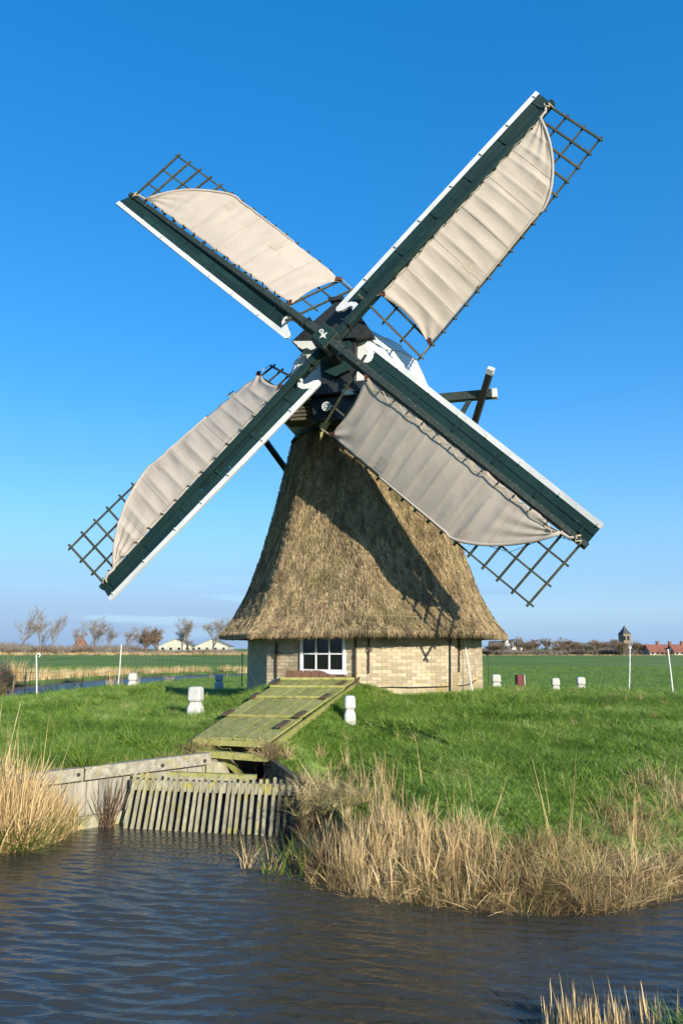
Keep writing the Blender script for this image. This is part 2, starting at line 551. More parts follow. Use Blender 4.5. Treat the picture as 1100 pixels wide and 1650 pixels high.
def at(px, py, Y):
    """world point on the plane y = Y, used to read sizes and places off the survey photograph"""
    dx, dz = (px - 550) / 1250, -(py - 825) / 1250
    c, s_ = math.cos(PITCH), math.sin(PITCH)
    d = Vector((dx, c - dz * s_, s_ + dz * c))
    return EYE + d * (Y / d.y)


_lat = rng.random((256, 256))


def vn(x, y, px=256):
    """smooth value noise, 0..1"""
    x = np.asarray(x, float)
    y = np.asarray(y, float)
    xi = np.floor(x).astype(int)
    yi = np.floor(y).astype(int)
    fx, fy = x - xi, y - yi
    fx = fx * fx * (3 - 2 * fx)
    fy = fy * fy * (3 - 2 * fy)
    a = _lat[xi % px, yi % 256]
    b = _lat[(xi + 1) % px, yi % 256]
    c = _lat[xi % px, (yi + 1) % 256]
    d = _lat[(xi + 1) % px, (yi + 1) % 256]
    return (a * (1 - fx) + b * fx) * (1 - fy) + (c * (1 - fx) + d * fx) * fy


def fbm(x, y, o=4):
    s_, a, t = 0, 0.5, 0
    for i in range(o):
        s_ = s_ + a * vn(x * 2 ** i + 17 * i, y * 2 ** i + 31 * i)
        t += a
        a *= 0.5
    return s_ / t


def grid_mesh(name, X, Y, Z, m, attr=None):
    ny, nx = X.shape
    me = bpy.data.meshes.new(name)
    co = np.stack([X, Y, Z], -1).reshape(-1, 3)
    idx = np.arange(nx * ny).reshape(ny, nx)
    f = np.stack([idx[:-1, :-1], idx[:-1, 1:], idx[1:, 1:], idx[1:, :-1]], -1).reshape(-1, 4)
    me.vertices.add(len(co))
    me.vertices.foreach_set('co', co.ravel())
    me.loops.add(len(f) * 4)
    me.loops.foreach_set('vertex_index', f.ravel())
    me.polygons.add(len(f))
    me.polygons.foreach_set('loop_start', np.arange(len(f)) * 4)
    me.polygons.foreach_set('loop_total', np.full(len(f), 4))
    me.polygons.foreach_set('use_smooth', np.ones(len(f), bool))
    me.update(calc_edges=True)
    me.materials.append(m)
    if attr:
        for k, v in attr.items():
            a = me.attributes.new(k, 'FLOAT', 'POINT')
            a.data.foreach_set('value', v.ravel().astype(np.float32))
    ob = bpy.data.objects.new(name, me)
    COL.objects.link(ob)
    return ob


# ------------------------------------------------------------------ terrain
CX, CY = 0.51, 18.3
SHORE = np.array([(-400, -6), (-60, 3.0), (-30, 6.0), (-8, 8.0), (-4.6, 8.3), (-3.75, 8.5), (-3.25, 8.85), (-3.12, 9.7), (-1.83, 10.85), (-1.0, 10.9), (-0.47, 9.45),
                  (-0.44, 9.0), (-0.36, 8.2), (-0.2, 7.5), (0.1, 7.25), (0.55, 7.02), (1.24, 6.78), (1.96, 6.72), (2.5, 6.95), (3.1, 7.4), (5, 7.9), (12, 8.6),
                  (30, 9.0), (100, 5), (400, -10)], float)
CHAN = [(-1.83, 10.8), (-1.0, 10.8), (-0.12, 15.7), (-1.15, 15.9)]


def dist_poly(x, y, P):
    d = np.full(x.shape, 1e9)
    for (ax, ay), (bx, by) in zip(P[:-1], P[1:]):
        vx, vy = bx - ax, by - ay
        t = np.clip(((x - ax) * vx + (y - ay) * vy) / (vx * vx + vy * vy), 0, 1)
        d = np.minimum(d, np.hypot(x - ax - t * vx, y - ay - t * vy))
    return d


def in_quad(x, y, Q):
    r_ = np.ones(x.shape, bool)
    for i in range(4):
        (ax, ay), (bx, by) = Q[i], Q[(i + 1) % 4]
        r_ &= ((bx - ax) * (y - ay) - (by - ay) * (x - ax)) >= 0
    return r_


DITCH = np.array([(-34, 8), (-24, 20), (-19.2, 30), (-17.0, 38), (-15.6, 45), (-14.3, 52), (-12.6, 58), (-8.5, 64), (3, 72)], float)


def shore_d(x, y):
    ys = np.interp(x, SHORE[:, 0], SHORE[:, 1])
    return dist_poly(x, y, SHORE) * np.sign(y - ys)


def height(x, y):
    x = np.asarray(x, float)
    y = np.asarray(y, float)
    d = shore_d(x, y)
    # the mound: rises towards the mill
    g = np.interp(y, [6, 8, 10, 13, 15.5, 20.5, 23, 26, 30], [0.45, 0.58, 0.70, 0.93, 1.16, 1.15, 0.86, 0.45, 0.32])
    g = np.where(x > 3, np.interp(y, [6, 8, 10, 13, 15.5, 20.5, 23, 27, 33], [0.45, 0.58, 0.70, 0.93, 1.13, 1.05, 0.90, 0.62, 0.34]), g)
    rad = np.hypot(x - CX, (y - CY))
    side_ = np.interp(CX - x, [-14, -9, -5, 0, 5, 6.2, 7.8, 9.5, 14], [0.42, 0.16, 0, 0, 0, 0.05, 0.25, 0.40, 0.60])
    g = np.maximum(g - side_, 0.30)
    wallz = (x > -3.12) & (x < 0.0) & (d > 0) & (y > 9.0)
    bank_r = np.interp(d, [-3, -0.5, 0, 0.12, 0.5, 1.3, 2.5, 4], [-0.7, -0.35, -0.03, 0.14, 0.33, 0.57, 0.75, 3])
    bank_l = np.interp(d, [-3, -0.5, 0, 0.5, 1.2, 2.5, 4], [-0.7, -0.3, -0.02, 0.10, 0.35, 0.8, 3])
    z = np.minimum(g, np.where(x > -0.5, bank_r, bank_l))
    # behind the boarded bank wall the ground is level with the capping
    wl = (y - (9.7 + (x + 3.12) * 0.89)) / 1.34
    behind = (x > -4.6) & (x < -1.83) & (wl > 0.03)
    z = np.where(behind & (wl < 2.5), np.minimum(g, 0.60 + wl * 0.13 + (x + 3.12) * 0.03), z)
    z = np.where(behind & (wl >= 2.5), np.minimum(g, 0.93), z)
    infront = (x > -4.6) & (x < -1.83) & (wl <= 0.03)
    z = np.where(infront & (d > 0), np.minimum(z, 0.16), z)
    wing = (x > -1.0) & (x < -0.40) & (d > 0) & (y < 12)
    wz = np.interp(d, [0, 0.05, 0.4, 1.5], [0.1, 0.46, 0.58, 0.75])
    z = np.where(wing, np.minimum(g, wz), z)
    z = z + (fbm(x * 0.6 + 50, y * 0.6 + 9, 4) - 0.5) * 0.10 * np.clip(d / 2, 0, 1) * (rad > 3.2) * (~in_quad(x, y, [(-3, 10.5), (0.2, 10.5), (1, 16), (-2, 16)]))
    # the lawn comes up to the edges of the plank cover
    tt = np.clip((y - 11.2) / 4.4, 0, 1)
    rxr, rxl, rz_ = -0.96 + 1.26 * tt, -2.08 + 0.90 * tt, 0.80 + 0.66 * tt
    dr = np.maximum(np.maximum(x - rxr, rxl - x), 0)
    zr_ = rz_ - 0.04 - 0.30 * dr
    z = np.where((y > 11.0) & (y < 15.7) & (dr < 2.2), np.maximum(z, zr_), z)
    z = np.where(in_quad(x, y, CHAN), -0.55, z)
    # field ditch to the left
    dd = dist_poly(x, y, DITCH)
    prof = np.interp(dd, [0, 1.5, 1.9, 2.9, 4.2], [-0.5, -0.35, 0.0, 0.32, 5])
    xr = np.interp(y, DITCH[:, 1], DITCH[:, 0])
    prof_r = np.interp(dd, [0, 2.0, 2.6, 9.0, 14.0], [-0.5, -0.4, 0.03, 0.22, 5])
    prof = np.where((x > xr) & (y < 60), prof_r, prof)
    z = np.where(y > 6, np.minimum(z, np.where(x < 4, prof, 5)), z)
    # near bank, on which the photographer stands
    yn = np.interp(x, [-400, -60, -5, -1, 0.6, 1.2, 2.2, 6, 60, 400], [-25, -5, 3.0, 3.5, 4.1, 4.35, 4.72, 5.0, -5, -30])
    nb = np.interp(yn - y, [-1, 0, 0.4, 1.5, 3], [-0.7, -0.02, 0.16, 0.40, 0.5])
    z = np.where((d < 0), np.maximum(z, nb), z)
    return z


def axis(dense0, dense1, step, far0, far1, g=1.12):
    a = list(np.arange(dense0, dense1 + 1e-9, step))
    s_, p = step, dense1
    while p < far1:
        s_ *= g
        p += s_
        a.append(p)
    s_, p, b = step, dense0, []
    while p > far0:
        s_ *= g
        p -= s_
        b.append(p)
    return np.array(b[::-1] + a)


gx = axis(-6, 6, 0.06, -4000, 4000, 1.09)
gy = axis(3.6, 17, 0.07, -300, 6000, 1.06)
GX, GY = np.meshgrid(gx, gy)
GZ = height(GX, GY)
dsh = np.abs(shore_d(GX, GY))
mud = np.clip((0.42 - GZ) / 0.3, 0, 1) * (np.abs(GY) < 20) + np.clip((0.05 - GZ) / 0.05, 0, 1) * (GY >= 20)
mud = np.clip(np.maximum(mud * (0.5 + fbm(GX * 2, GY * 2, 3)), (GZ < 0.06) * 1.0), 0, 1)
ground = grid_mesh('ground', GX, GY, GZ, ground_mat(), {'mud': mud})
tag(ground, kind='structure')

wx_ = axis(-4.2, 4.0, 0.026, -420, 420, 1.14)
wy_ = axis(4.3, 9.4, 0.020, -40, 17, 1.12)
WX, WY = np.meshgrid(wx_, wy_)


def waves(x, y):
    w1 = fbm(x * 0.7, y * 0.7, 2) * 5
    w2 = fbm(x * 1.3 + 9, y * 1.3 + 4, 2) * 5
    z = 0.0040 * np.sin(y * 36 + x * 4.2 + w1 * 2.6) * (0.25 + vn(x * 0.9, y * 1.4 + 5))
    z += 0.0030 * np.sin(y * 27 - x * 7.0 + w2 * 2.8) * (0.15 + vn(x * 1.1 + 40, y * 1.3))
    z += 0.0018 * np.sin(y * 55 + x * 15.0 + w1 * 3 + w2)
    z += 0.004 * (fbm(x * 5, y * 9, 3) - 0.5)
    return z


calm = np.clip(1.15 - np.clip((WY - 6.2) / 3.2, 0, 1) * 0.75, 0.2, 1.1) * np.clip(1.0 - np.clip(WX / 3.0, 0, 1) * 0.35, 0, 1)
water = grid_mesh('water', WX, WY, 1.75 * waves(WX, WY) * calm * (np.abs(WX) < 12) * (WY < 12), water_mat())
tag(water, kind='structure')
dx_, dy_ = np.meshgrid(np.arange(-45, 12, 0.25), np.arange(17.5, 95, 0.25))
dwater = grid_mesh('water', dx_, dy_, 0.02 * (fbm(dx_ * 1.1, dy_ * 1.1, 3) - 0.5), water_mat('wind_ruffled_water', 0.35, 0.05, 5))
tag(dwater, kind='structure')


# ------------------------------------------------------------------ scattering (grass, reeds): stuff only
def strand_mesh(name, m, n, h, w, spread, lean, droop, seg=3, hv=0.4, wv=0.3, wide_tip=0.15):
    vs, fs = [], []
    for i in range(n):
        a = random.uniform(0, 2 * math.pi)
        rr = spread * math.sqrt(random.random())
        bx, by = rr * math.cos(a), rr * math.sin(a)
        la = a + random.uniform(-1.2, 1.2)
        hh = h * random.uniform(1 - hv, 1 + hv)
        ln = lean * random.uniform(0.2, 1.5)
        dr = droop * random.uniform(0.3, 1.4)
        fa = random.uniform(0, math.pi)
        ww = w * random.uniform(1 - wv, 1 + wv)
        sx, sy = math.cos(fa) * ww / 2, math.sin(fa) * ww / 2
        b0 = len(vs)
        for k in range(seg + 1):
            t = k / seg
            out = hh * (ln * t + dr * t * t)
            zz = hh * (t - 0.45 * dr * t * t)
            tw = (1 - t * (1 - wide_tip))
            cx, cy = bx + math.cos(la) * out, by + math.sin(la) * out
            if k == seg:
                vs.append((cx, cy, zz))
            else:
                vs.append((cx - sx * tw, cy - sy * tw, zz))
                vs.append((cx + sx * tw, cy + sy * tw, zz))
        for k in range(seg - 1):
            q = b0 + 2 * k
            fs.append((q, q + 1, q + 3, q + 2))
        q = b0 + 2 * (seg - 1)
        fs.append((q, q + 1, q + 2))
    me = bpy.data.meshes.new(name)
    me.from_pydata(vs, [], fs)
    me.materials.append(m)
    return bpy.data.objects.new(name, me)


def variants(name, makers):
    c = bpy.data.collections.new(name)
    for i, mk in enumerate(makers):
        o = mk('%s_%02d' % (name, i))
        c.objects.link(o)
    return c


def scatter(name, P, S, ROT, IDX, coll, parent=None):
    """one object whose points carry instances of the collection's members"""
    me = bpy.data.meshes.new(name)
    o_ = np.array(parent['_o']) if parent is not None else np.zeros(3)
    P = np.asarray(P, np.float32) - o_
    me.vertices.add(len(P))
    me.vertices.foreach_set('co', P.ravel())
    a = me.attributes.new('sc', 'FLOAT_VECTOR', 'POINT')
    S = np.asarray(S, np.float32)
    if S.ndim == 1:
        S = np.repeat(S[:, None], 3, 1)
    a.data.foreach_set('vector', S.ravel())
    a = me.attributes.new('ro', 'FLOAT_VECTOR', 'POINT')
    a.data.foreach_set('vector', np.asarray(ROT, np.float32).ravel())
    a = me.attributes.new('ix', 'INT', 'POINT')
    a.data.foreach_set('value', np.asarray(IDX, np.int32))
    ob = bpy.data.objects.new(name, me)
    COL.objects.link(ob)
    if parent is not None:
        ob.parent = parent
    ng = bpy.data.node_groups.new(name, 'GeometryNodeTree')
    ng.interface.new_socket('Geometry', in_out='INPUT', socket_type='NodeSocketGeometry')
    ng.interface.new_socket('Geometry', in_out='OUTPUT', socket_type='NodeSocketGeometry')
    gi, go = ng.nodes.new('NodeGroupInput'), ng.nodes.new('NodeGroupOutput')
    ip = ng.nodes.new('GeometryNodeInstanceOnPoints')
    ci = ng.nodes.new('GeometryNodeCollectionInfo')
    ci.inputs['Collection'].default_value = coll
    ci.inputs['Separate Children'].default_value = True
    ci.inputs['Reset Children'].default_value = True
    ip.inputs['Pick Instance'].default_value = True

    def na(nm, dt):
        n = ng.nodes.new('GeometryNodeInputNamedAttribute')
        n.data_type = dt
        n.inputs['Name'].default_value = nm
        return [q for q in n.outputs if q.enabled and q.name == 'Attribute'][0]
    ng.links.new(gi.outputs[0], ip.inputs['Points'])
    ng.links.new(ci.outputs[0], ip.inputs['Instance'])
    ng.links.new(na('ix', 'INT'), ip.inputs['Instance Index'])
    ng.links.new(na('sc', 'FLOAT_VECTOR'), ip.inputs['Scale'])
    e2r = ng.nodes.new('FunctionNodeEulerToRotation')
    ng.links.new(na('ro', 'FLOAT_VECTOR'), e2r.inputs[0])
    ng.links.new(e2r.outputs[0], ip.inputs['Rotation'])
    ng.links.new(ip.outputs[0], go.inputs[0])
    md = ob.modifiers.new('scatter', 'NODES')
    md.node_group = ng
    ob['kind'] = 'stuff'
    return ob


def rand_rot(n, tilt):
    return np.stack([rng.normal(0, 1, n) * tilt, rng.normal(0, 1, n) * tilt, rng.uniform(0, 6.283, n)], 1)


def not_built(x, y):
    """True where nothing is built on the ground"""
    ok = np.hypot(x - CX, y - CY) > 2.62
    ok &= ~in_quad(x, y, [(-2.1, 10.9), (-0.93, 10.9), (0.33, 16.0), (-1.22, 16.3)])
    return ok


# bounded to the wedge the camera can see, plus a margin
def wedge(x, y, m=1.5):
    return np.abs(x) < (y * 0.47 + m)


grass_c = variants('grass_tuft', [
    lambda n: strand_mesh(n, M['grass'], 18, 0.085, 0.0080, 0.07, 0.55, 0.5),
    lambda n: strand_mesh(n, M['grass'], 16, 0.105, 0.0085, 0.06, 0.8, 0.8),
    lambda n: strand_mesh(n, M['grass'], 20, 0.065, 0.0080, 0.08, 0.7, 0.3),
    lambda n: strand_mesh(n, M['grass'], 14, 0.095, 0.0105, 0.05, 0.9, 0.9),
])


def field_points(n, x0, x1, y0, y1):
    return rng.uniform(x0, x1, n), rng.uniform(y0, y1, n)


def grass_layer(name, n, x0, x1, y0, y1, s0, s1, coll, nidx, label=None):
    x, y = field_points(n, x0, x1, y0, y1)
    d = shore_d(x, y)
    z = height(x, y)
    clump = fbm(x * 1.1 + 3, y * 1.1 + 7, 3)
    thin = np.interp(d, [0.35, 0.8, 1.2], [0.0, 0.6, 1.0])
    thin = np.where(x < -0.5, np.interp(d, [0.0, 0.25], [0, 1]), thin)
    low = (x > -4.6) & (x < -1.83) & ((y - (9.7 + (x + 3.12) * 0.89)) < 0.16)
    keep = wedge(x, y) & not_built(x, y) & (z > 0.18) & (rng.random(n) < thin) & ~low & ~((x > -1.1) & (x < -0.42) & (d < 0.12))
    x, y, z, cl = x[keep], y[keep], z[keep], clump[keep]
    m_ = len(x)
    sc = rng.uniform(s0, s1, m_) * (0.35 + 1.0 * cl)
    o = scatter(name, np.stack([x, y, z - 0.01], 1), sc, rand_rot(m_, 0.22), rng.integers(0, nidx, m_), coll)
    return o


g1 = grass_layer('grass', 62000, -7, 8, 7.4, 16.5, 0.7, 1.35, grass_c, 4)
g2 = grass_layer('grass', 42000, -13, 13, 16.5, 27, 0.9, 1.6, grass_c, 4)
grass_f = variants('far_tuft', [
    lambda n: strand_mesh(n, M['grass_far'], 16, 0.11, 0.018, 0.22, 0.5, 0.5, seg=2),
    lambda n: strand_mesh(n, M['grass_far'], 14, 0.14, 0.020, 0.20, 0.7, 0.6, seg=2)])
x, y = field_points(60000, -42, 42, 26, 80)
dd = dist_poly(x, y, DITCH)
k = wedge(x, y) & (dd > 3.0) & (rng.random(len(x)) < np.interp(y, [26, 80], [1, 0.35]))
x, y = x[k], y[k]
g3 = scatter('grass', np.stack([x, y, height(x, y) - 0.01], 1), rng.uniform(0.6, 1.1, len(x)), rand_rot(len(x), 0.2), rng.integers(0, 2, len(x)), grass_f)
# coarse darker tussocks in the lawn
tuss_c = variants('tussock', [
    lambda n: strand_mesh(n, M['grass'], 50, 0.20, 0.009, 0.09, 0.9, 0.9, seg=4),
    lambda n: strand_mesh(n, M['rush'], 40, 0.17, 0.009, 0.08, 1.0, 0.8, seg=4)])
x, y = field_points(1900, -6, 8, 7.8, 20)
d = shore_d(x, y)
k = wedge(x, y) & not_built(x, y) & (d > 1.0) & ~((x > -4.6) & (x < -1.5) & (y < 11.6)) & (fbm(x * 0.8, y * 0.8, 3) > 0.47)
x, y = x[k], y[k]
g4 = scatter('grass_tussocks', np.stack([x, y, height(x, y) - 0.01], 1), rng.uniform(0.4, 0.8, len(x)), rand_rot(len(x), 0.15),
             (rng.random(len(x)) < 0.35).astype(int), tuss_c)

# dry reeds and matted grass along the far bank
reed_c = variants('reed_tuft', [
    lambda n: strand_mesh(n, M['reed'], 13, 0.62, 0.015, 0.07, 0.07, 0.08, seg=4, hv=0.5),       # 0 upright
    lambda n: strand_mesh(n, M['reed'], 12, 0.50, 0.018, 0.08, 0.16, 0.22, seg=4, hv=0.4),       # 1 upright, bending
    lambda n: strand_mesh(n, M['reed'], 24, 0.42, 0.014, 0.10, 0.45, 0.8, seg=5),                 # 2 drooping mat
    lambda n: strand_mesh(n, M['reed_green'], 26, 0.28, 0.011, 0.10, 0.7, 1.0, seg=5),           # 3 half green mat
    lambda n: strand_mesh(n, M['reed_dark'], 18, 0.45, 0.008, 0.08, 0.25, 0.3, seg=4, hv=0.5),   # 4 dark stems
    lambda n: strand_mesh(n, M['reed'], 3, 0.95, 0.010, 0.10, 0.12, 0.12, seg=4),                # 5 single tall stalks
    lambda n: strand_mesh(n, M['grass'], 22, 0.26, 0.009, 0.09, 0.8, 0.9, seg=4),               # 6 green tuft
])


def along_shore(n, x0, x1, d0, d1):
    """points on land between d0 and d1 metres from the water line"""
    xs, ys = [], []
    while len(xs) < n:
        x = rng.uniform(x0, x1, n * 3)
        y = np.interp(x, SHORE[:, 0], SHORE[:, 1]) + rng.uniform(d0 - 0.1, d1 * 1.6 + 0.4, n * 3)
        d = shore_d(x, y)
        k = (d > d0) & (d < d1)
        xs += list(x[k])
        ys += list(y[k])
    return np.array(xs[:n]), np.array(ys[:n])


def reeds(name, x, y, sc, idx, tilt=0.12, sink=0.03, drape=None):
    z = height(x, y)
    ro = rand_rot(len(x), tilt)
    if drape is not None:          # matted grass hangs down the bank towards the water
        m_ = drape & (rng.random(len(x)) < 0.75)
        ro[m_, 0] = rng.normal(0.85, 0.25, m_.sum())
        ro[m_, 2] = rng.normal(-0.15, 0.45, m_.sum())
    return scatter(name, np.stack([x, y, z - sink], 1), sc, ro, idx, reed_c)


bx, by = along_shore(13000, -0.45, 7.5, 0.0, 2.2)
dmax = np.interp(bx, [-0.45, 0.6, 1.2, 2.0, 2.6, 3.2, 7], [1.0, 0.95, 0.85, 0.8, 1.1, 1.6, 1.5]) + (fbm(bx * 1.7, by * 1.7 + 8, 3) - 0.5) * 0.9
k = shore_d(bx, by) < dmax
bx, by = bx[k], by[k]
d = shore_d(bx, by)
pk = rng.random(len(bx))
keep = rng.random(len(bx)) < np.interp(d, [0, 0.9, 1.55], [1, 0.75, 0.5]) * (0.20 + 0.75 * (fbm(bx * 2.1, by * 2.1, 3) > 0.47)) * np.interp(bx, [0.8, 1.6, 2.6], [1, 0.95, 1.0])
keep &= (by < 8.0 + 0.25 * rng.normal(0, 1, len(bx))) | (bx > 1.5) | (rng.random(len(bx)) < 0.10)
bx, by, d, pk = bx[keep], by[keep], d[keep], pk[keep]
tall = np.clip((1.5 - bx) / 0.9, 0, 1)                        # upright reeds on the left part, matted grass to the right
idx = np.where(pk < 0.30, 3, 2)
idx = np.where((pk > 0.86), 6, idx)
idx = np.where((pk > 0.76) & (pk <= 0.86) & (bx > 1.0), 4, idx)
idx = np.where(rng.random(len(bx)) < tall * 0.72, np.where(pk < 0.6, 0, 1), idx)
idx = np.where((rng.random(len(bx)) < 0.13) | ((bx < 0.05) & (rng.random(len(bx)) < 0.6)), 4, idx)
sc = rng.uniform(0.35, 0.80, len(bx)) * np.where(idx < 2, 0.86, 0.78) * np.interp(bx, [-0.4, 0.1, 0.5, 1.4, 2], [0.72, 0.85, 1.0, 0.85, 0.78])
r1 = reeds('dry_reeds', bx, by, sc, idx, np.where(idx < 2, 0.09, 0.28), drape=((idx == 2) | (idx == 3)) & (bx > 0.5))
tag(r1, kind='stuff')
# overhanging fringe at the water line
bx, by = along_shore(1500, -0.5, 7.5, -0.05, 0.12)
r2 = reeds('dry_bank_grass', bx, by, rng.uniform(0.22, 0.5, len(bx)), rng.choice([2, 4, 3, 4], len(bx)), 0.4, 0.0)
# tall thin stalks
bx, by = along_shore(40, -0.4, 4.5, 0.2, 1.4)
r3 = reeds('tall_reed_stalks', bx, by, rng.uniform(0.35, 0.75, len(bx)), np.full(len(bx), 5), 0.12)
# left clump, in front of the boarded wall
n = 1500
bx, by = rng.uniform(-5.2, -2.95, n), rng.uniform(8.3, 9.6, n)
wl = (by - (9.7 + (bx + 3.12) * 0.89)) / 1.34
d = shore_d(bx, by)
k = (wl < -0.05) & (d > -0.05) & (bx < -3.0)
bx, by = bx[k], by[k]
left_tall = np.interp(bx, [-4.2, -3.6, -3.3, -3.0], [1.25, 1.2, 0.8, 0.40])
r4 = reeds('left_dry_reeds', bx, by, rng.uniform(0.7, 1.25, len(bx)) * left_tall * 1.05, rng.choice([0, 0, 1, 1, 5, 3], len(bx)), 0.10)
rush_c = variants('rush_tuft', [
    lambda n: strand_mesh(n, M['rush'], 20, 0.36, 0.016, 0.08, 0.5, 0.55, seg=4),
    lambda n: strand_mesh(n, M['rush'], 16, 0.28, 0.018, 0.07, 0.8, 0.7, seg=4)])
n = 190
bx = rng.uniform(-5.0, -3.05, n)
by = np.interp(bx, SHORE[:, 0], SHORE[:, 1]) + rng.uniform(-0.05, 0.40, n)
r5 = scatter('green_rushes', np.stack([bx, by, height(bx, by)], 1), rng.uniform(0.6, 1.1, n), rand_rot(n, 0.2), rng.integers(0, 2, n), rush_c)
# rushes standing in the water near the rack
pts = [(-0.93, 8.05), (-0.9, 8.1), (-0.72, 7.85), (-0.68, 7.95), (-0.60, 7.8), (-0.5, 8.1), (-0.45, 7.95), (-0.42, 7.7), (-0.3, 7.55), (-0.55, 8.3), (-0.35, 7.8), (-0.62, 8.0)]
bx, by = np.array([p[0] for p in pts]), np.array([p[1] for p in pts])
r6 = scatter('water_rushes', np.stack([bx, by, np.full(len(bx), -0.05)], 1), rng.uniform(0.7, 1.15, len(bx)), rand_rot(len(bx), 0.12),
             np.array([1, 1, 0, 1, 0, 0, 1, 0, 1, 0, 0, 1]), variants('marsh_tuft', [
                 lambda n: strand_mesh(n, M['rush'], 8, 0.42, 0.016, 0.06, 0.22, 0.3, seg=4),
                 lambda n: strand_mesh(n, M['reed'], 9, 0.36, 0.014, 0.06, 0.25, 0.4, seg=4)]))
# flecks of reed and scum drifting in front of the rack
vs, fs = [], []
for i in range(260):
    if random.random() < 0.93:
        x0, y0 = random.uniform(-2.5, -0.6), 9.15 - abs(random.gauss(0, 0.45))
    else:
        x0, y0 = random.uniform(-2.5, 2.6), random.uniform(6.0, 8.4)
        if shore_d(np.array([x0]), np.array([y0]))[0] > -0.12:
            continue
    a_, l_, w_ = random.uniform(0, 6.28), random.uniform(0.006, 0.024), random.uniform(0.003, 0.008)
    c0, s0 = math.cos(a_), math.sin(a_)
    q_ = len(vs)
    vs += [(x0 - c0 * l_ + s0 * w_, y0 - s0 * l_ - c0 * w_, 0.013), (x0 + c0 * l_ + s0 * w_, y0 + s0 * l_ - c0 * w_, 0.013),
           (x0 + c0 * l_ - s0 * w_, y0 + s0 * l_ + c0 * w_, 0.016), (x0 - c0 * l_ - s0 * w_, y0 - s0 * l_ + c0 * w_, 0.016)]
    fs.append((q_, q_ + 1, q_ + 2, q_ + 3))
deb = MB().add(vs, fs).build('floating_debris', M['reed_dark'])
tag(deb, 'flecks of dead reed floating on the water before the rack', 'debris', kind='stuff')
# weeds and dead stems among the lawn
x, y = field_points(1500, -7, 9, 8.5, 24)
k = wedge(x, y) & not_built(x, y) & (shore_d(x, y) > 1.0) & ~((x > -4.6) & (x < -1.5) & (y < 11.6)) & (fbm(x * 1.4 + 30, y * 1.4, 3) > 0.52)
x, y = x[k], y[k]
r11 = reeds('dead_meadow_grass', x, y, rng.uniform(0.18, 0.42, len(x)), rng.choice([3, 3, 2, 4], len(x)), 0.3, 0.0)
# grass hanging over the capping of the wall and round the flume
pts = []
for i in range(120):
    t = random.random()
    pts.append((-4.3 + 2.5 * t, 9.70 + (-4.3 + 2.5 * t + 3.12) * 0.89 + 0.22 + random.uniform(0, 0.18)))
bx, by = np.array([p[0] for p in pts]), np.array([p[1] for p in pts])
r7 = reeds('dry_bank_grass', bx, by, rng.uniform(0.2, 0.42, len(bx)), rng.choice([3, 2, 3], len(bx)), 0.3)
pts = [(-1.9 + random.gauss(0, .12), 11.0 + random.gauss(0, .12), 0.66) for i in range(26)] + \
      [(-0.86 + random.gauss(0, .11), 10.75 + random.gauss(0, .14), 0.68) for i in range(34)] + \
      [(-1.02 + random.gauss(0, .07), 10.35 + random.gauss(0, .07), 0.25) for i in range(12)] + \
      [(-0.15 + random.gauss(0, .2), 9.0 + random.gauss(0, .4), 0.48) for i in range(50)]
P_ = np.array(pts)
r8 = scatter('dry_bank_grass', P_, rng.uniform(0.35, 0.70, len(P_)), rand_rot(len(P_), 0.35), rng.choice([2, 3, 3, 4], len(P_)), reed_c)
# near bank, bottom right corner: cut reed stubble and a little grass
stub_c = variants('reed_stub', [
    lambda n: strand_mesh(n, M['reed'], 5, 0.22, 0.011, 0.035, 0.08, 0.0, seg=2, wide_tip=0.9),
    lambda n: strand_mesh(n, M['reed'], 3, 0.34, 0.010, 0.03, 0.12, 0.05, seg=3, wide_tip=0.7)])
n = 170
bx = np.concatenate([rng.normal(1.36, 0.10, 90), rng.uniform(1.15, 2.6, 80)])
by = np.concatenate([rng.normal(4.62, 0.08, 90), rng.uniform(4.55, 4.85, 80)])
r9 = scatter('reed_stubble', np.stack([bx, by, np.full(n, -0.06)], 1), rng.uniform(0.6, 1.05, n), rand_rot(n, 0.07), (rng.random(n) < 0.1).astype(int), stub_c)
bx, by = rng.uniform(1.75, 3.2, 420), rng.uniform(4.0, 4.72, 420)
g5 = scatter('grass', np.stack([bx, by, np.maximum(height(bx, by), 0)], 1), rng.uniform(0.8, 1.4, 420), rand_rot(420, 0.2), rng.integers(0, 4, 420), grass_c)
# reeds along the field ditch
n = 5200
t = rng.uniform(0, len(DITCH) - 1.001, n)
i0 = t.astype(int)
fr = t - i0
c_ = DITCH[i0] * (1 - fr)[:, None] + DITCH[i0 + 1] * fr[:, None]
tg = DITCH[i0 + 1] - DITCH[i0]
tg /= np.linalg.norm(tg, axis=1)[:, None]
sd = np.where(rng.random(n) < 0.65, 1, -1)
off = sd * rng.uniform(2.7, 3.8, n)
off = np.where((sd > 0) & (c_[:, 1] < 47), off + rng.uniform(0, 2.2, n) * (rng.random(n) < .5), off)
bx, by = c_[:, 0] - tg[:, 1] * off, c_[:, 1] + tg[:, 0] * off
k = (by > 26) & ~((sd < 0) & (by < 60) & (rng.random(n) < 0.97))
bx, by = bx[k], by[k]
fr_c = variants('far_reed', [
    lambda n: strand_mesh(n, M['reed'], 14, 0.9, 0.030, 0.22, 0.12, 0.15, seg=3, hv=0.5),
    lambda n: strand_mesh(n, M['reed_green'], 12, 0.6, 0.030, 0.2, 0.3, 0.4, seg=3)])
big = np.interp(by, [34, 44, 49, 60], [0.8, 1.45, 0.7, 0.55])
r10 = scatter('far_ditch_reeds', np.stack([bx, by, height(bx, by) - 0.05], 1), rng.uniform(0.5, 1.0, len(bx)) * big, rand_rot(len(bx), 0.1),
              (rng.random(len(bx)) < 0.25).astype(int), fr_c)

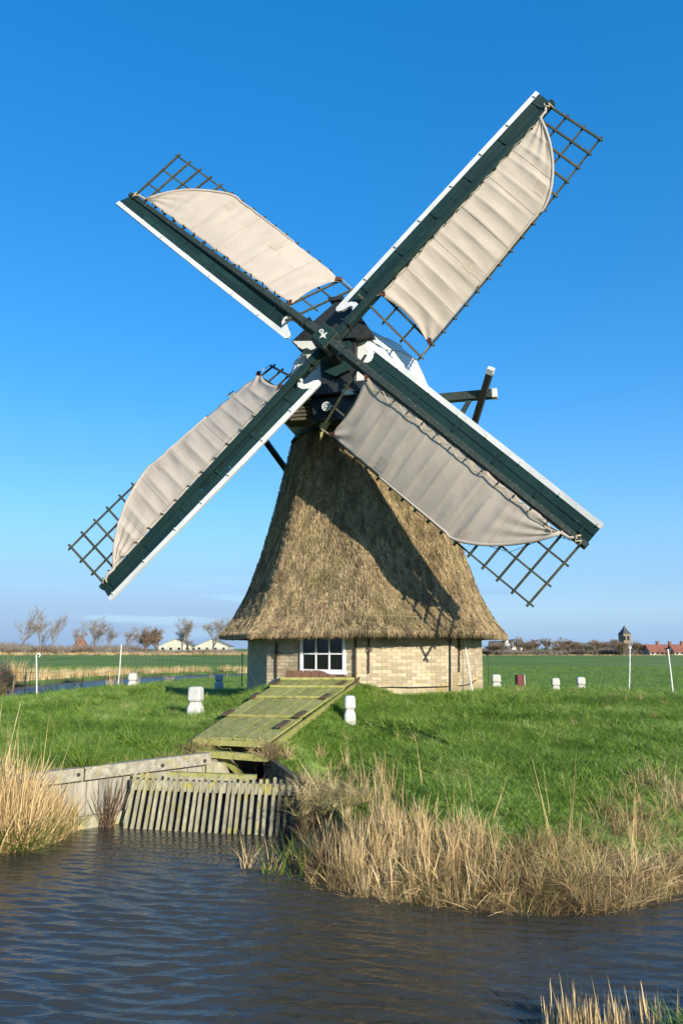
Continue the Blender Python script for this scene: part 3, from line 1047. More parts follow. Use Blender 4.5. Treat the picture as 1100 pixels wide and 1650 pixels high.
STUFF_LABELS = {
    g1: 'bright green meadow grass on the slope below the mill', g2: 'green grass on the level ground around and behind the mill',
    g3: 'short green grass of the field beyond the ditch', g4: 'coarse dark green tussocks in the meadow grass',
    g5: 'green grass on the near bank in the bottom right corner', r1: 'dry tan reeds and matted grass covering the bank right of the rack',
    r2: 'limp dead grass hanging over the water edge on the right', r3: 'single tall dry stalks rising above the reed bank',
    r4: 'tall tan reeds at the left edge before the boarded bank', r5: 'green and yellow rush leaves at the foot of the left reeds',
    r6: 'sparse rush leaves standing in the water below the rack', r7: 'yellowish grass fringe on top of the boarded bank',
    r8: 'dry grass tufts around the mouth of the flume', r9: 'cut pale reed stubble in the bottom right corner',
    r11: 'scattered dead stems among the green meadow grass',
    r10: 'tan reeds along the narrow ditch on the left'}
for o, l in STUFF_LABELS.items():
    tag(o, l, 'grass' if o.name.startswith('grass') else 'reeds', kind='stuff')

# ------------------------------------------------------------------ the mill
MO = (CX, CY, 1.15)
mill = empty('windmill', MO)
tag(mill, 'thatched polder windmill with four cloth-covered sails and a white cap', 'windmill')
ROT0 = -4.5


def octv(k, r_, z):
    a = R(ROT0 + 45 * k)
    return Vector((CX + r_ * math.sin(a), CY - r_ * math.cos(a), z))


WR = 2.72
WZ0, WZ1 = 0.85, 2.40
mb = MB()
mb.loft([[octv(k, WR - 0.012, WZ0) for k in range(8)], [octv(k, WR - 0.012, WZ1) for k in range(8)]])
wall = mb.build('brick_wall', M['mortar'], mill, fix=True)

# window opening on the face left of the front corner
A_, B_ = octv(-1, WR, 0), octv(0, WR, 0)
fdir = (B_ - A_).normalized()
fn = Vector((fdir.y, -fdir.x, 0))
if fn.y > 0:
    fn = -fn
flen = (B_ - A_).length
WU0, WU1, WVZ0, WVZ1 = 0.80, 1.80, 1.63, 2.36


def at_face(u_, z, off=0.0):
    return A_ + fdir * u_ + fn * off + Vector((0, 0, z))


def proj_px(p):
    d_ = p - EYE
    c, s_ = math.cos(PITCH), math.sin(PITCH)
    yy = d_.y * c + d_.z * s_
    return 550 + 1250 * d_.x / yy, 825 - 1250 * (-d_.y * s_ + d_.z * c) / yy


def face_u_for(px):
    lo, hi = -0.5, flen + 0.5
    for _ in range(40):
        m_ = (lo + hi) / 2
        if proj_px(at_face(m_, 2.0))[0] < px:
            lo = m_
        else:
            hi = m_
    return lo


WU0, WU1 = face_u_for(485), face_u_for(557)

bricks = []
BL, BH, PT = 0.205, 0.0585, 0.068
for k in range(8):
    a, b = octv(k, WR, 0), octv(k + 1, WR, 0)
    d_ = (b - a).normalized()
    nn = Vector((d_.y, -d_.x, 0))
    if nn.dot(a - Vector((CX, CY, 0))) < 0:
        nn = -nn
    L = (b - a).length
    row = 0
    z = 1.00 + PT / 2
    while z < 2.36:
        u0 = -(BL + 0.01) * (0.5 if row % 2 else 0.0)
        while u0 < L - 0.02:
            ua, ub = max(u0, 0.006), min(u0 + BL, L - 0.006)
            if ub - ua > 0.04:
                cut = False
                if k == 7:
                    if ub > WU0 - 0.005 and ua < WU1 + 0.005 and z > WVZ0 - 0.03 and z < WVZ1 + 0.03:
                        if ua < WU0 - 0.045:
                            ub = WU0 - 0.008
                        elif ub > WU1 + 0.045:
                            ua = WU1 + 0.008
                        else:
                            cut = True
                if not cut and ub - ua > 0.03:
                    c = a + d_ * (ua + ub) / 2 + Vector((0, 0, z)) + nn * (random.uniform(-0.026, -0.020))
                    bricks.append((c, ub - ua, d_, nn, k))
            u0 += BL + 0.009
        row += 1
        z += PT
vis = sorted([b for b in bricks if b[4] in (7, 0, 6, 1) and b[0].z > 1.12], key=lambda b: (b[0] - EYE).length)
near = set(id(b) for b in vis[:298])
cache = {}
for b in bricks:
    if id(b) not in near:
        continue
    c, L, d_, nn, k = b
    key = (round(L, 2), k)
    if key not in cache:
        q = MB().box((0, 0, 0), (L, 0.05, BH), ax=(d_, nn, Vector((0, 0, 1))))
        me = bpy.data.meshes.new('brick')
        me.from_pydata(q.v, [], q.f)
        me.materials.append(M['brick_shaded'] if k == 6 else M['brick'])
        cache[key] = me
    o = bpy.data.objects.new('brick', cache[key])
    COL.objects.link(o)
    o.parent = wall
    o.location = c - Vector(MO)
    o['_o'] = MO
for grp, mm in (((0, 1, 2, 3, 4, 5, 7), 'brick'), ((6,), 'brick_shaded')):
    mb = MB()
    for b in bricks:
        if id(b) in near or b[4] not in grp:
            continue
        c, L, d_, nn, k = b
        mb.box(c, (L, 0.05, BH), ax=(d_, nn, Vector((0, 0, 1))))
    if mb.n:
        o = mb.build('brick_courses', M[mm], wall)
        o['kind'] = 'stuff'

# window
mb = MB()
fw = 0.055
um = (WU0 + WU1) / 2


def fbox(u0, u1, z0, z1, o0, o1):
    c = at_face((u0 + u1) / 2, (z0 + z1) / 2, (o0 + o1) / 2)
    return c, (u1 - u0, o1 - o0, z1 - z0)


FAX = (fdir, fn, Vector((0, 0, 1)))
mbf = MB()
for u0, u1, z0, z1 in ((WU0, WU0 + fw, WVZ0, WVZ1), (WU1 - fw, WU1, WVZ0, WVZ1), (WU0 + fw, WU1 - fw, WVZ1 - fw, WVZ1), (WU0 + fw, WU1 - fw, WVZ0, WVZ0 + fw)):
    c, dd_ = fbox(u0, u1, z0, z1, -0.03, 0.045)
    mbf.box(c, dd_, ax=FAX)
win = mbf.build('window', M['window_white'], mill)
iu0, iu1, iz0, iz1 = WU0 + fw, WU1 - fw, WVZ0 + fw, WVZ1 - fw
pw = (iu1 - iu0) / 3
ph = (iz1 - iz0) / 2
for i in (1, 2):
    c, dd_ = fbox(iu0 + i * pw - 0.013, iu0 + i * pw + 0.013, iz0, iz1, 0.006, 0.034)
    MB().box(c, dd_, ax=FAX).build('glazing_bar', M['window_white'], win)
for i in range(3):
    c, dd_ = fbox(iu0 + i * pw + 0.013, iu0 + (i + 1) * pw - 0.013, iz0 + ph - 0.014, iz0 + ph + 0.014, 0.008, 0.032)
    MB().box(c, dd_, ax=FAX).build('glazing_bar', M['window_white'], win)
for i in range(3):
    for j in range(2):
        c, dd_ = fbox(iu0 + i * pw + 0.010, iu0 + (i + 1) * pw - 0.010, iz0 + j * ph + 0.010, iz0 + (j + 1) * ph - 0.010, 0.004, 0.010)
        MB().box(c, dd_, ax=FAX).build('pane', M['shade_glass'], win)
c, dd_ = fbox(WU0 - 0.02, WU1 + 0.02, WVZ0 - 0.035, WVZ0, -0.02, 0.075)
MB().box(c, dd_, ax=FAX).build('window_sill', M['window_white'], win)


# iron wall anchors, drain pipes
def on_wall(px, z, off=0.03):
    """point on the brick wall seen at photo column px"""
    best = None
    for k in (6, 7, 0, 1):
        a, b = octv(k, WR, z), octv(k + 1, WR, z)
        for i in range(201):
            p = a.lerp(b, i / 200)
            e = abs(proj_px(p)[0] - px)
            if best is None or e < best[0]:
                d_ = (b - a).normalized()
                nn = Vector((d_.y, -d_.x, 0))
                if nn.dot(a - Vector((CX, CY, z))) < 0:
                    nn = -nn
                best = (e, p + nn * off, d_, nn)
    return best[1:]


for px, z0, z1 in ((446, 1.50, 2.22), (593, 1.62, 2.30), (737, 1.62, 2.34)):
    p0, d_, nn = on_wall(px, z0)
    p1 = on_wall(px, z1)[0]
    an = MB().beam(p0, p1, 0.035, 0.025, up=nn).build('wall_anchor', M['iron'], mill)
    pm = p0.lerp(p1, 0.68) + nn * 0.025
    ring = [pm + d_ * 0.045 * math.cos(a) + Vector((0, 0, 0.055 * math.sin(a))) for a in np.linspace(0, 2 * math.pi, 13)]
    MB().tube(ring, 0.011, 5).build('ring', M['iron'], an)
for px, z0, z1, r_ in ((573, 1.10, 2.36, 0.022), (724, 1.10, 2.38, 0.016)):
    p0 = on_wall(px, z0, 0.035)[0]
    p1 = on_wall(px, z1, 0.035)[0]
    MB().tube([p0, p1], r_, 8).build('downpipe', M['iron'] if px == 573 else M['old_green'], mill)
cable = [on_wall(px, z, 0.035)[0] for px, z in ((575, 1.46), (585, 1.36), (600, 1.335), (630, 1.345), (660, 1.33), (700, 1.335), (720, 1.34), (745, 1.33), (758, 1.36), (764, 1.42))]
MB().tube(cable, 0.010, 5).build('cable', M['black'], mill)
p0 = on_wall(593, 1.10, 0.035)[0]
p1 = on_wall(593, 1.33, 0.035)[0]
MB().tube([p0, p1], 0.02, 6).build('cable_stub', M['black'], mill)
# thatch
TZ = [2.30, 2.37, 2.75, 3.35, 4.2, 5.25, 5.8, 7.15]
TR = [3.30, 3.31, 3.02, 2.70, 2.40, 2.11, 1.98, 1.66]
ROTT = 0.5      # the thatched coat is turned a little against the brick base


def rho(th):
    m_ = np.mod(th, math.pi / 4) - math.pi / 8
    oc = math.cos(math.pi / 8) / np.cos(m_)
    return 0.97 * np.minimum(oc, 0.994) + 0.03 * 0.985 + (1 - 0.97 * 0.985 - 0.03 * 0.985) * 0.6


nu, nv = 1500, 330
th = np.linspace(0, 2 * math.pi, nu + 1)
zz = np.linspace(7.15, 2.36, nv)
TH, ZZ = np.meshgrid(th, zz)
rr = np.interp(ZZ, TZ, TR)
# smooth the profile a little
rr = (rr + np.interp(ZZ + 0.25, TZ, TR) + np.interp(np.maximum(ZZ - 0.25, 2.37), TZ, TR)) / 3 * 0.5 + rr * 0.5
U = TH / (2 * math.pi)
arc = U * 2 * math.pi * 2.5
streak = (vn(U * 768, ZZ * 3.0) - 0.5) * 0.026 + (vn(U * 1280 + 7, ZZ * 6.5 + 5) - 0.5) * 0.030
lump = (vn(U * 256, ZZ * 2.0 + 9) - 0.5) * 0.025 + (vn(U * 64, ZZ * 1.2 + 3) - 0.5) * 0.035
# thatch courses: shallow steps where bundles overlap
crs = np.zeros_like(ZZ)
for zc in (2.75, 3.18, 3.85, 4.6, 5.5):
    wob = (vn(U * 48, zc * 7) - 0.5) * 0.10
    crs += 0.022 * np.clip(1 - np.abs(ZZ - zc - wob - 0.06) / 0.09, 0, 1)
disp = streak + lump + crs
disp[:, -1] = disp[:, 0]
rad = rr * rho(TH) + disp
AX = TH + R(ROTT)
X_ = CX + rad * np.sin(AX) - MO[0]
Y_ = CY - rad * np.cos(AX) - MO[1]
ragged = np.zeros_like(ZZ)
ragged[-6:] = (vn(U[-6:] * 900, ZZ[-6:] * 0) - 0.5) * 0.05
Z_ = ZZ + ragged - MO[2]
thatch = grid_mesh('thatch', X_, Y_, Z_, M['thatch'])
thatch.parent = mill
thatch['_o'] = MO
# cut edge and underside of the eave
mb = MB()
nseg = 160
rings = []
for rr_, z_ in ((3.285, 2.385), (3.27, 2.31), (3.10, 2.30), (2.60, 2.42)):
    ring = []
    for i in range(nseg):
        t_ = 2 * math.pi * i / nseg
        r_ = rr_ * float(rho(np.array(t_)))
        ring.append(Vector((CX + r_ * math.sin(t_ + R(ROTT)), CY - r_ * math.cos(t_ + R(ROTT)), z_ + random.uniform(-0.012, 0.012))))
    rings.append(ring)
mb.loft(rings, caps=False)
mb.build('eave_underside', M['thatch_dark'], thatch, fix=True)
# straws: short reed ends all over the coat
straw_c = variants('straw_bundle', [
    lambda n: strand_mesh(n, M['straw'], 12, 0.13, 0.007, 0.045, 0.03, 0.05, seg=2, wide_tip=0.7),
    lambda n: strand_mesh(n, M['straw'], 11, 0.09, 0.008, 0.05, 0.05, 0.04, seg=2, wide_tip=0.8),
    lambda n: strand_mesh(n, M['straw'], 10, 0.17, 0.0065, 0.045, 0.03, 0.05, seg=2, wide_tip=0.6)])
n = 62000
vz = rng.uniform(0, 1, n)
zs = 2.40 + (7.1 - 2.40) * vz ** 1.35
ts = rng.uniform(0, 2 * math.pi, n)
rs = np.interp(zs, TZ, TR)
slope = (np.interp(zs + 0.05, TZ, TR) - np.interp(zs - 0.05, TZ, TR)) / 0.1
px_ = CX + (rs * rho(ts) + 0.0) * np.sin(ts + R(ROTT))
py_ = CY - (rs * rho(ts) + 0.0) * np.cos(ts + R(ROTT))
# tuft +Z must point down the slope and slightly outwards
sl_ang = np.arctan(-slope) + 0.02 + rng.normal(0, 0.03, n)
rots = np.zeros((n, 3))
m3 = []
for i in range(n):
    a = ts[i] + ROTT * math.pi / 180
    s_, c_2 = math.sin(sl_ang[i]), math.cos(sl_ang[i])
    m3.append((math.sin(a) * s_, -math.cos(a) * s_, -c_2))
m3 = np.array(m3)
# euler XYZ taking +Z to m3: first about X by polar angle, then about Z
polar = np.arccos(np.clip(m3[:, 2], -1, 1))
azi = np.arctan2(m3[:, 1], m3[:, 0])
rots[:, 0] = 0
rots[:, 1] = polar
rots[:, 2] = azi
straw = scatter('straws', np.stack([px_, py_, zs + 0.02], 1), rng.uniform(0.45, 0.85, n), rots, rng.integers(0, 3, n), straw_c, parent=mill)
straw.parent = thatch
tag(straw, kind='stuff')
n = 2600
ts = rng.uniform(0, 2 * math.pi, n)
r_ = (3.26 + rng.normal(0, 0.02, n)) * rho(ts)
px_ = CX + r_ * np.sin(ts + R(ROTT))
py_ = CY - r_ * np.cos(ts + R(ROTT))
rots = np.stack([np.zeros(n), np.full(n, math.pi - 0.55) + rng.normal(0, 0.12, n), ts + R(ROTT) - math.pi / 2], 1)
fr_ = scatter('eave_straws', np.stack([px_, py_, np.full(n, 2.43)], 1), rng.uniform(0.5, 0.95, n), rots, rng.integers(0, 3, n), straw_c, parent=mill)
fr_.parent = thatch
# pale tie wires round the coat
for z_ in (2.72, 3.12, 3.72):
    pts = []
    for t_ in np.linspace(-R(72), R(78), 90):
        r_ = float(np.interp(z_, TZ, TR)) * float(rho(np.array(t_))) + 0.022
        pts.append((CX + r_ * math.sin(t_ + R(ROTT)), CY - r_ * math.cos(t_ + R(ROTT)), z_ + 0.015 * math.sin(t_ * 9)))
    MB().tube(pts, 0.0045, 4).build('tie_wire', M['rope'], thatch)

# ---- windshaft frame
PSI, TAU, PHI, OFF = 0.2748, 0.1129, 0.82606, 0.1153
HUB = Vector((-0.292, 15.0, 8.284))
nA = Vector((-math.sin(PSI) * math.cos(TAU), -math.cos(PSI) * math.cos(TAU), math.sin(TAU)))
uA = Vector((math.cos(PSI), -math.sin(PSI), 0))
vA = nA.cross(uA)
if vA.z < 0:
    vA = -vA
aH = Vector((-math.sin(PSI), -math.cos(PSI), 0))      # horizontal forward direction of the cap
FRONT = Vector((HUB.x, HUB.y, 0)) - aH * 0.95           # front wall of the cap, on the axis


def cp(a, b, z):
    """cap coordinates: a = metres back from the cap front, b = metres to the right, z = height"""
    return FRONT - aH * a + uA * b + Vector((0, 0, z))


# ---- cap
cap_sections = [  # back, ridge, shoulder half width, shoulder z, waist half width, waist z, base half width, base z
    (0.00, 9.30, 0.72, 8.66, 1.10, 7.95, 1.16, 7.42),
    (0.50, 9.38, 0.92, 8.82, 1.38, 8.05, 1.42, 7.36),
    (1.20, 9.40, 1.10, 8.90, 1.62, 8.10, 1.70, 7.30),
    (2.20, 9.30, 1.12, 8.82, 1.64, 8.02, 1.74, 7.24),
    (3.20, 9.05, 1.10, 8.58, 1.60, 7.88, 1.72, 7.22),
    (4.00, 8.70, 0.90, 8.26, 1.32, 7.70, 1.46, 7.22),
    (4.60, 8.15, 0.50, 7.95, 0.85, 7.55, 0.95, 7.25),
]


def cap_ring(sec, grow=0.0):
    a, rz_, sw, sz, ww, wz, bw, bz = sec
    pts = []
    ctrl = [(bw, bz), (ww + 0.02, (wz + bz) / 2), (ww, wz), ((ww + sw) / 2 + 0.07, (wz + sz) / 2 + 0.04), (sw, sz), (sw * 0.5, (sz + rz_) / 2 + 0.03), (0.0, rz_)]
    full = [(b, z) for b, z in ctrl] + [(-b, z) for b, z in ctrl[::-1][1:]]
    for b, z in full:
        pts.append(cp(a, b + (grow if b > 0 else -grow if b < 0 else 0), z + grow))
    return pts


mb = MB()
mb.loft([cap_ring(s_) for s_ in cap_sections], close=True, caps=True)
cap = mb.build('cap', M['white_cap'], mill, fix=True)
# plank joints of the cap skin as raised battens
for f_ in (3, 4, 5, 8, 9):
    pts = [cap_ring(s_, 0.006)[f_] for s_ in cap_sections]
    mb = MB()
    for a, b in zip(pts[:-1], pts[1:]):
        mb.beam(a, b, 0.022, 0.014)
    mb.build('batten', M['white_cap'], cap)
mb = MB()
pts = [cap_ring(s_, 0.012)[3] for s_ in cap_sections[:5]]
mb.tube(pts, 0.009, 5)
mb.build('rope', M['wire'], cap)
# black front gable, overhanging
th_ = 0.26


def fpoly(pts, a0, a1):
    m_ = MB()
    m_.prism([cp(a0, b, z) for b, z in pts], cp(a1, 0, 0) - cp(a0, 0, 0))
    return m_


gable = fpoly([(-0.98, 8.62), (-0.55, 8.98), (0.0, 9.40), (0.14, 9.40), (0.52, 9.08), (0.80, 8.62), (0.45, 8.56), (-0.45, 8.56)], -0.36, 0.30).build('front_gable', M['black'], cap)
fpoly([(-0.12, 9.42), (0.14, 9.42), (0.18, 9.50), (-0.16, 9.50)], -0.42, 0.36).build('ridge_block', M['black'], cap)
# white scalloped boards under the gable on both sides
fpoly([(-0.94, 8.61), (-0.40, 8.55), (-0.40, 8.40), (-0.52, 8.36), (-0.62, 8.42), (-0.72, 8.40), (-0.82, 8.47)], -0.40, -0.365).build('scalloped_board', M['white'], cap)
# white front boards left and right, dark tarred panel between
fpoly([(-1.14, 7.45), (-1.09, 7.95), (-0.72, 8.62), (-0.33, 8.55), (-0.33, 7.45)], -0.05, -0.004).build('front_board', M['white'], cap)
fpoly([(1.14, 7.45), (1.09, 7.95), (0.72, 8.62), (0.36, 8.55), (0.36, 7.45)], -0.05, -0.004).build('front_board', M['white'], cap)
fpoly([(-0.34, 7.62), (-0.42, 8.55), (0.42, 8.55), (0.38, 7.62)], -0.22, -0.052).build('front_panel', M['black'], cap)
fpoly([(-0.30, 7.90), (-0.34, 8.50), (0.32, 8.50), (0.30, 7.86), (0.0, 7.74)], -0.34, -0.225).build('neck_housing', M['green_paint'], cap)
fpoly([(-0.95, 7.38), (-0.95, 7.60), (0.95, 7.60), (0.95, 7.38)], -0.34, 0.10).build('breast_beam', M['black'], cap)
fpoly([(-0.52, 6.86), (-0.60, 7.36), (0.95, 7.36), (0.80, 6.86)], -0.16, 0.30).build('dark_skirt', M['black'], cap)
for k in range(5):
    fpoly([(-1.28, 7.34 - k * 0.075), (-0.52, 7.33 - k * 0.075), (-0.52, 7.27 - k * 0.075), (-1.30, 7.28 - k * 0.075)], -0.08 + k * 0.03, 0.55).build('floor_board', M['dark_wood'], cap)
fpoly([(-0.98, 7.36), (-0.60, 7.36), (-0.60, 7.43), (-0.98, 7.43)], -0.14, -0.06).build('white_ledge', M['white'], cap)
fpoly([(0.16, 7.30), (0.40, 7.30), (0.40, 7.40), (0.16, 7.42)], -0.40, -0.35).build('white_ledge', M['white'], cap)
# white coiled beam end
cc = cp(-0.46, -0.16, 7.06)
face_ax = (uA, Vector((0, 0, 1)))


def disc(c, r0, r1, thick, seg=28):
    m_ = MB()
    v_ = []
    for dd2 in (0, thick):
        for rr2 in (r0, r1):
            for i in range(seg):
                t_ = 2 * math.pi * i / seg
                v_.append(c + aH * dd2 + uA * rr2 * math.cos(t_) + Vector((0, 0, rr2 * math.sin(t_))))
    f_ = []
    for i in range(seg):
        j = (i + 1) % seg
        f_ += [(i, j, seg + j, seg + i), (2 * seg + i, 3 * seg + i, 3 * seg + j, 2 * seg + j), (seg + i, seg + j, 3 * seg + j, 3 * seg + i), (i, 2 * seg + i, 2 * seg + j, j)]
    m_.add(v_, f_)
    return m_


MB().tube([cp(0.1, -0.16, 7.06), cp(-0.455, -0.16, 7.06)], 0.098, 20).build('coil_end', M['black'], cap)
disc(cc, 0.075, 0.098, 0.012).build('coil_ring', M['white'], cap, fix=True)
disc(cc, 0.043, 0.058, 0.012).build('coil_ring', M['white'], cap, fix=True)
disc(cc, 0.004, 0.022, 0.012).build('coil_ring', M['white'], cap, fix=True)
# tarpaulin collar between cap and thatch
rings = []
for r_, z_ in ((1.72, 6.98), (1.66, 7.10), (1.40, 7.22), (1.30, 7.40)):
    ring = []
    for i in range(40):
        t_ = 2 * math.pi * i / 40
        r2 = r_ * (1 + 0.015 * math.sin(t_ * 13) + random.uniform(-0.01, 0.01))
        ring.append(Vector((CX + r2 * math.sin(t_), CY - r2 * math.cos(t_), z_ + random.uniform(-0.015, 0.015))))
    rings.append(ring)
MB().loft(rings, caps=False).build('collar', M['tarp'], mill, fix=True, smooth=True)
cz = cp(0.35, -0.30, 0)
for k in range(4):
    p0, p1 = cp(0.02 + .02 * k, -0.62, 7.10 - k * 0.07), cp(-0.10, -0.16, 7.20 - k * 0.075)
    MB().tube([p0, p0.lerp(p1, .5) + aH * .12 - Vector((0, 0, .03)), p1], 0.036, 7).build('tarpaulin_fold', M['tarp'], cap, smooth=True)
# yellow reed patch at the thatch top
MB().prism([cp(-0.02, -0.46, 7.02), cp(0.0, -0.16, 7.05), cp(-0.05, -0.18, 6.88), cp(-0.1, -0.28, 6.7), cp(-0.16, -0.40, 6.42), cp(-0.12, -0.38, 6.72)], aH * -0.06).build('reed_patch', M['moss_wood'], thatch, fix=True)

# ---- tail beams
SPz = 7.85
beamL, beamR = cp(2.05, -3.15, SPz), cp(2.05, 3.05, SPz)
MB().beam(beamL, beamR, 0.20, 0.20).build('cross_beam', M['old_green'], mill, bevel=0.015)
MB().beam(beamR, beamR + uA * 0.11, 0.206, 0.206).build('beam_end', M['white'], mill)
MB().beam(beamL, beamL - uA * 0.11, 0.206, 0.206).build('beam_end', M['white'], mill)
TAIL = Vector((CX, CY, 0)) - aH * 5.6
TAIL.z = 1.9
for b_ in (beamR - uA * 0.18, beamL + uA * 0.18):
    q = b_ + (b_ - (TAIL + Vector((0, 0, 0.6)))).normalized() * 0.50 + aH * 0.17
    st = MB().beam(q, TAIL + Vector((0, 0, .5)), 0.14, 0.14, up=aH).build('brace', M['black'], mill)
    d_ = (q - TAIL).normalized()
    MB().beam(q, q + d_ * 0.13, 0.15, 0.15, up=aH).build('brace_head', M['white'], st)
MB().beam(cp(4.3, 0, 8.0), TAIL + Vector((0, 0, -0.1)), 0.22, 0.22, up=aH).build('tail_beam', M['old_green'], mill)
MB().beam(cp(2.05, 2.55, SPz - 0.05), cp(2.05, 2.2, 7.2), 0.10, 0.10, up=aH).build('strut', M['old_green'], mill)
drum_c = TAIL + Vector((0, 0, -0.1))
MB().tube([drum_c - uA * 0.4, drum_c + uA * 0.4], 0.13, 12).build('winch_drum', M['old_green'], mill)

# ---- windshaft and hub
MB().tube([HUB + nA * 0.10, HUB - nA * 2.9], 0.24, 12).build('windshaft', M['black'], mill)
dB = [math.cos(PHI + k * math.pi / 2) * uA + math.sin(PHI + k * math.pi / 2) * vA for k in range(4)]
hub = MB()
hub.box(HUB + nA * 0.02, (0.44, 0.42, 0.44), ax=(dB[0], dB[1], nA))
hub = hub.build('hub', M['old_green'], mill, bevel=0.02)
# four-pointed star with a round eye, white, on the hub's face
face_p = HUB + nA * 0.262 + dB[1] * 0.04
MB().box(HUB + nA * 0.25, (0.36, 0.34, 0.02), ax=(dB[0], dB[1], nA)).build('hub_plate', M['green_paint'], hub)
sc_ = face_p - vA * 0.045 + uA * 0.03
star = []
for i in range(8):
    t_ = math.pi / 4 * i + 0.62
    r_ = 0.105 if i % 2 == 0 else 0.036
    star.append(sc_ + uA * r_ * math.cos(t_) + vA * r_ * math.sin(t_))
MB().prism(star, nA * 0.02).build('star_ornament', M['white'], hub, fix=True)
rc = sc_ + vA * 0.10 - uA * 0.045
ring = [rc + nA * 0.01 + uA * 0.036 * math.cos(t_) + vA * 0.036 * math.sin(t_) for t_ in np.linspace(0, 2 * math.pi, 17)]
MB().tube(ring, 0.016, 6).build('ring_ornament', M['white'], hub)
for k in range(4):
    for s_ in (-1, 1):
        side_d = dB[(k + 1) % 4]
        off = nA * (OFF if k % 2 else -OFF)
        MB().beam(HUB + off + dB[k] * 0.26 + side_d * s_ * 0.105 - nA * 0.02, HUB + off + dB[k] * (0.70 if s_ > 0 else 0.50) + side_d * s_ * 0.105 - nA * 0.02, 0.035, 0.09, up=nA).build('clamp_beam', M['old_green'], hub)
    MB().box(HUB + off + dB[k] * 0.55, (0.030, 0.245, 0.25), ax=(dB[k], dB[(k + 1) % 4], nA)).build('iron_band', M['black'], hub)

# ---- sails
SAIL = [  # dphi, length, tip width, tip twist, root twist, board width, root start, board twist tip, root width, board start, board twist root, cone
    [-0.002, 6.813, 1.302, 0.131, 0.58, 0.439, 1.158, 0.143, 1.585, 0.86, -0.15, 0.0],
    [0.023, 6.546, 1.466, 0.105, 0.587, 0.44, 0.906, 0.339, 1.703, 0.90, -0.10, 0.0],
    [0.003, 6.754, 1.197, -0.051, 0.631, 0.439, 0.999, 0.254, 1.574, 0.92, -0.10, 0.011],
    [-0.012, 6.566, 1.37, 0.22, 0.46, 0.467, 1.005, 0.262, 1.532, 0.95, -0.12, 0.014]]
SLAB = ['upper right sail with pale ribbed cloth', 'upper left sail with smooth pale cloth', 'lower left sail with ribbed cloth', 'lower right sail with shaded cloth and loose lacing']
NB = 17


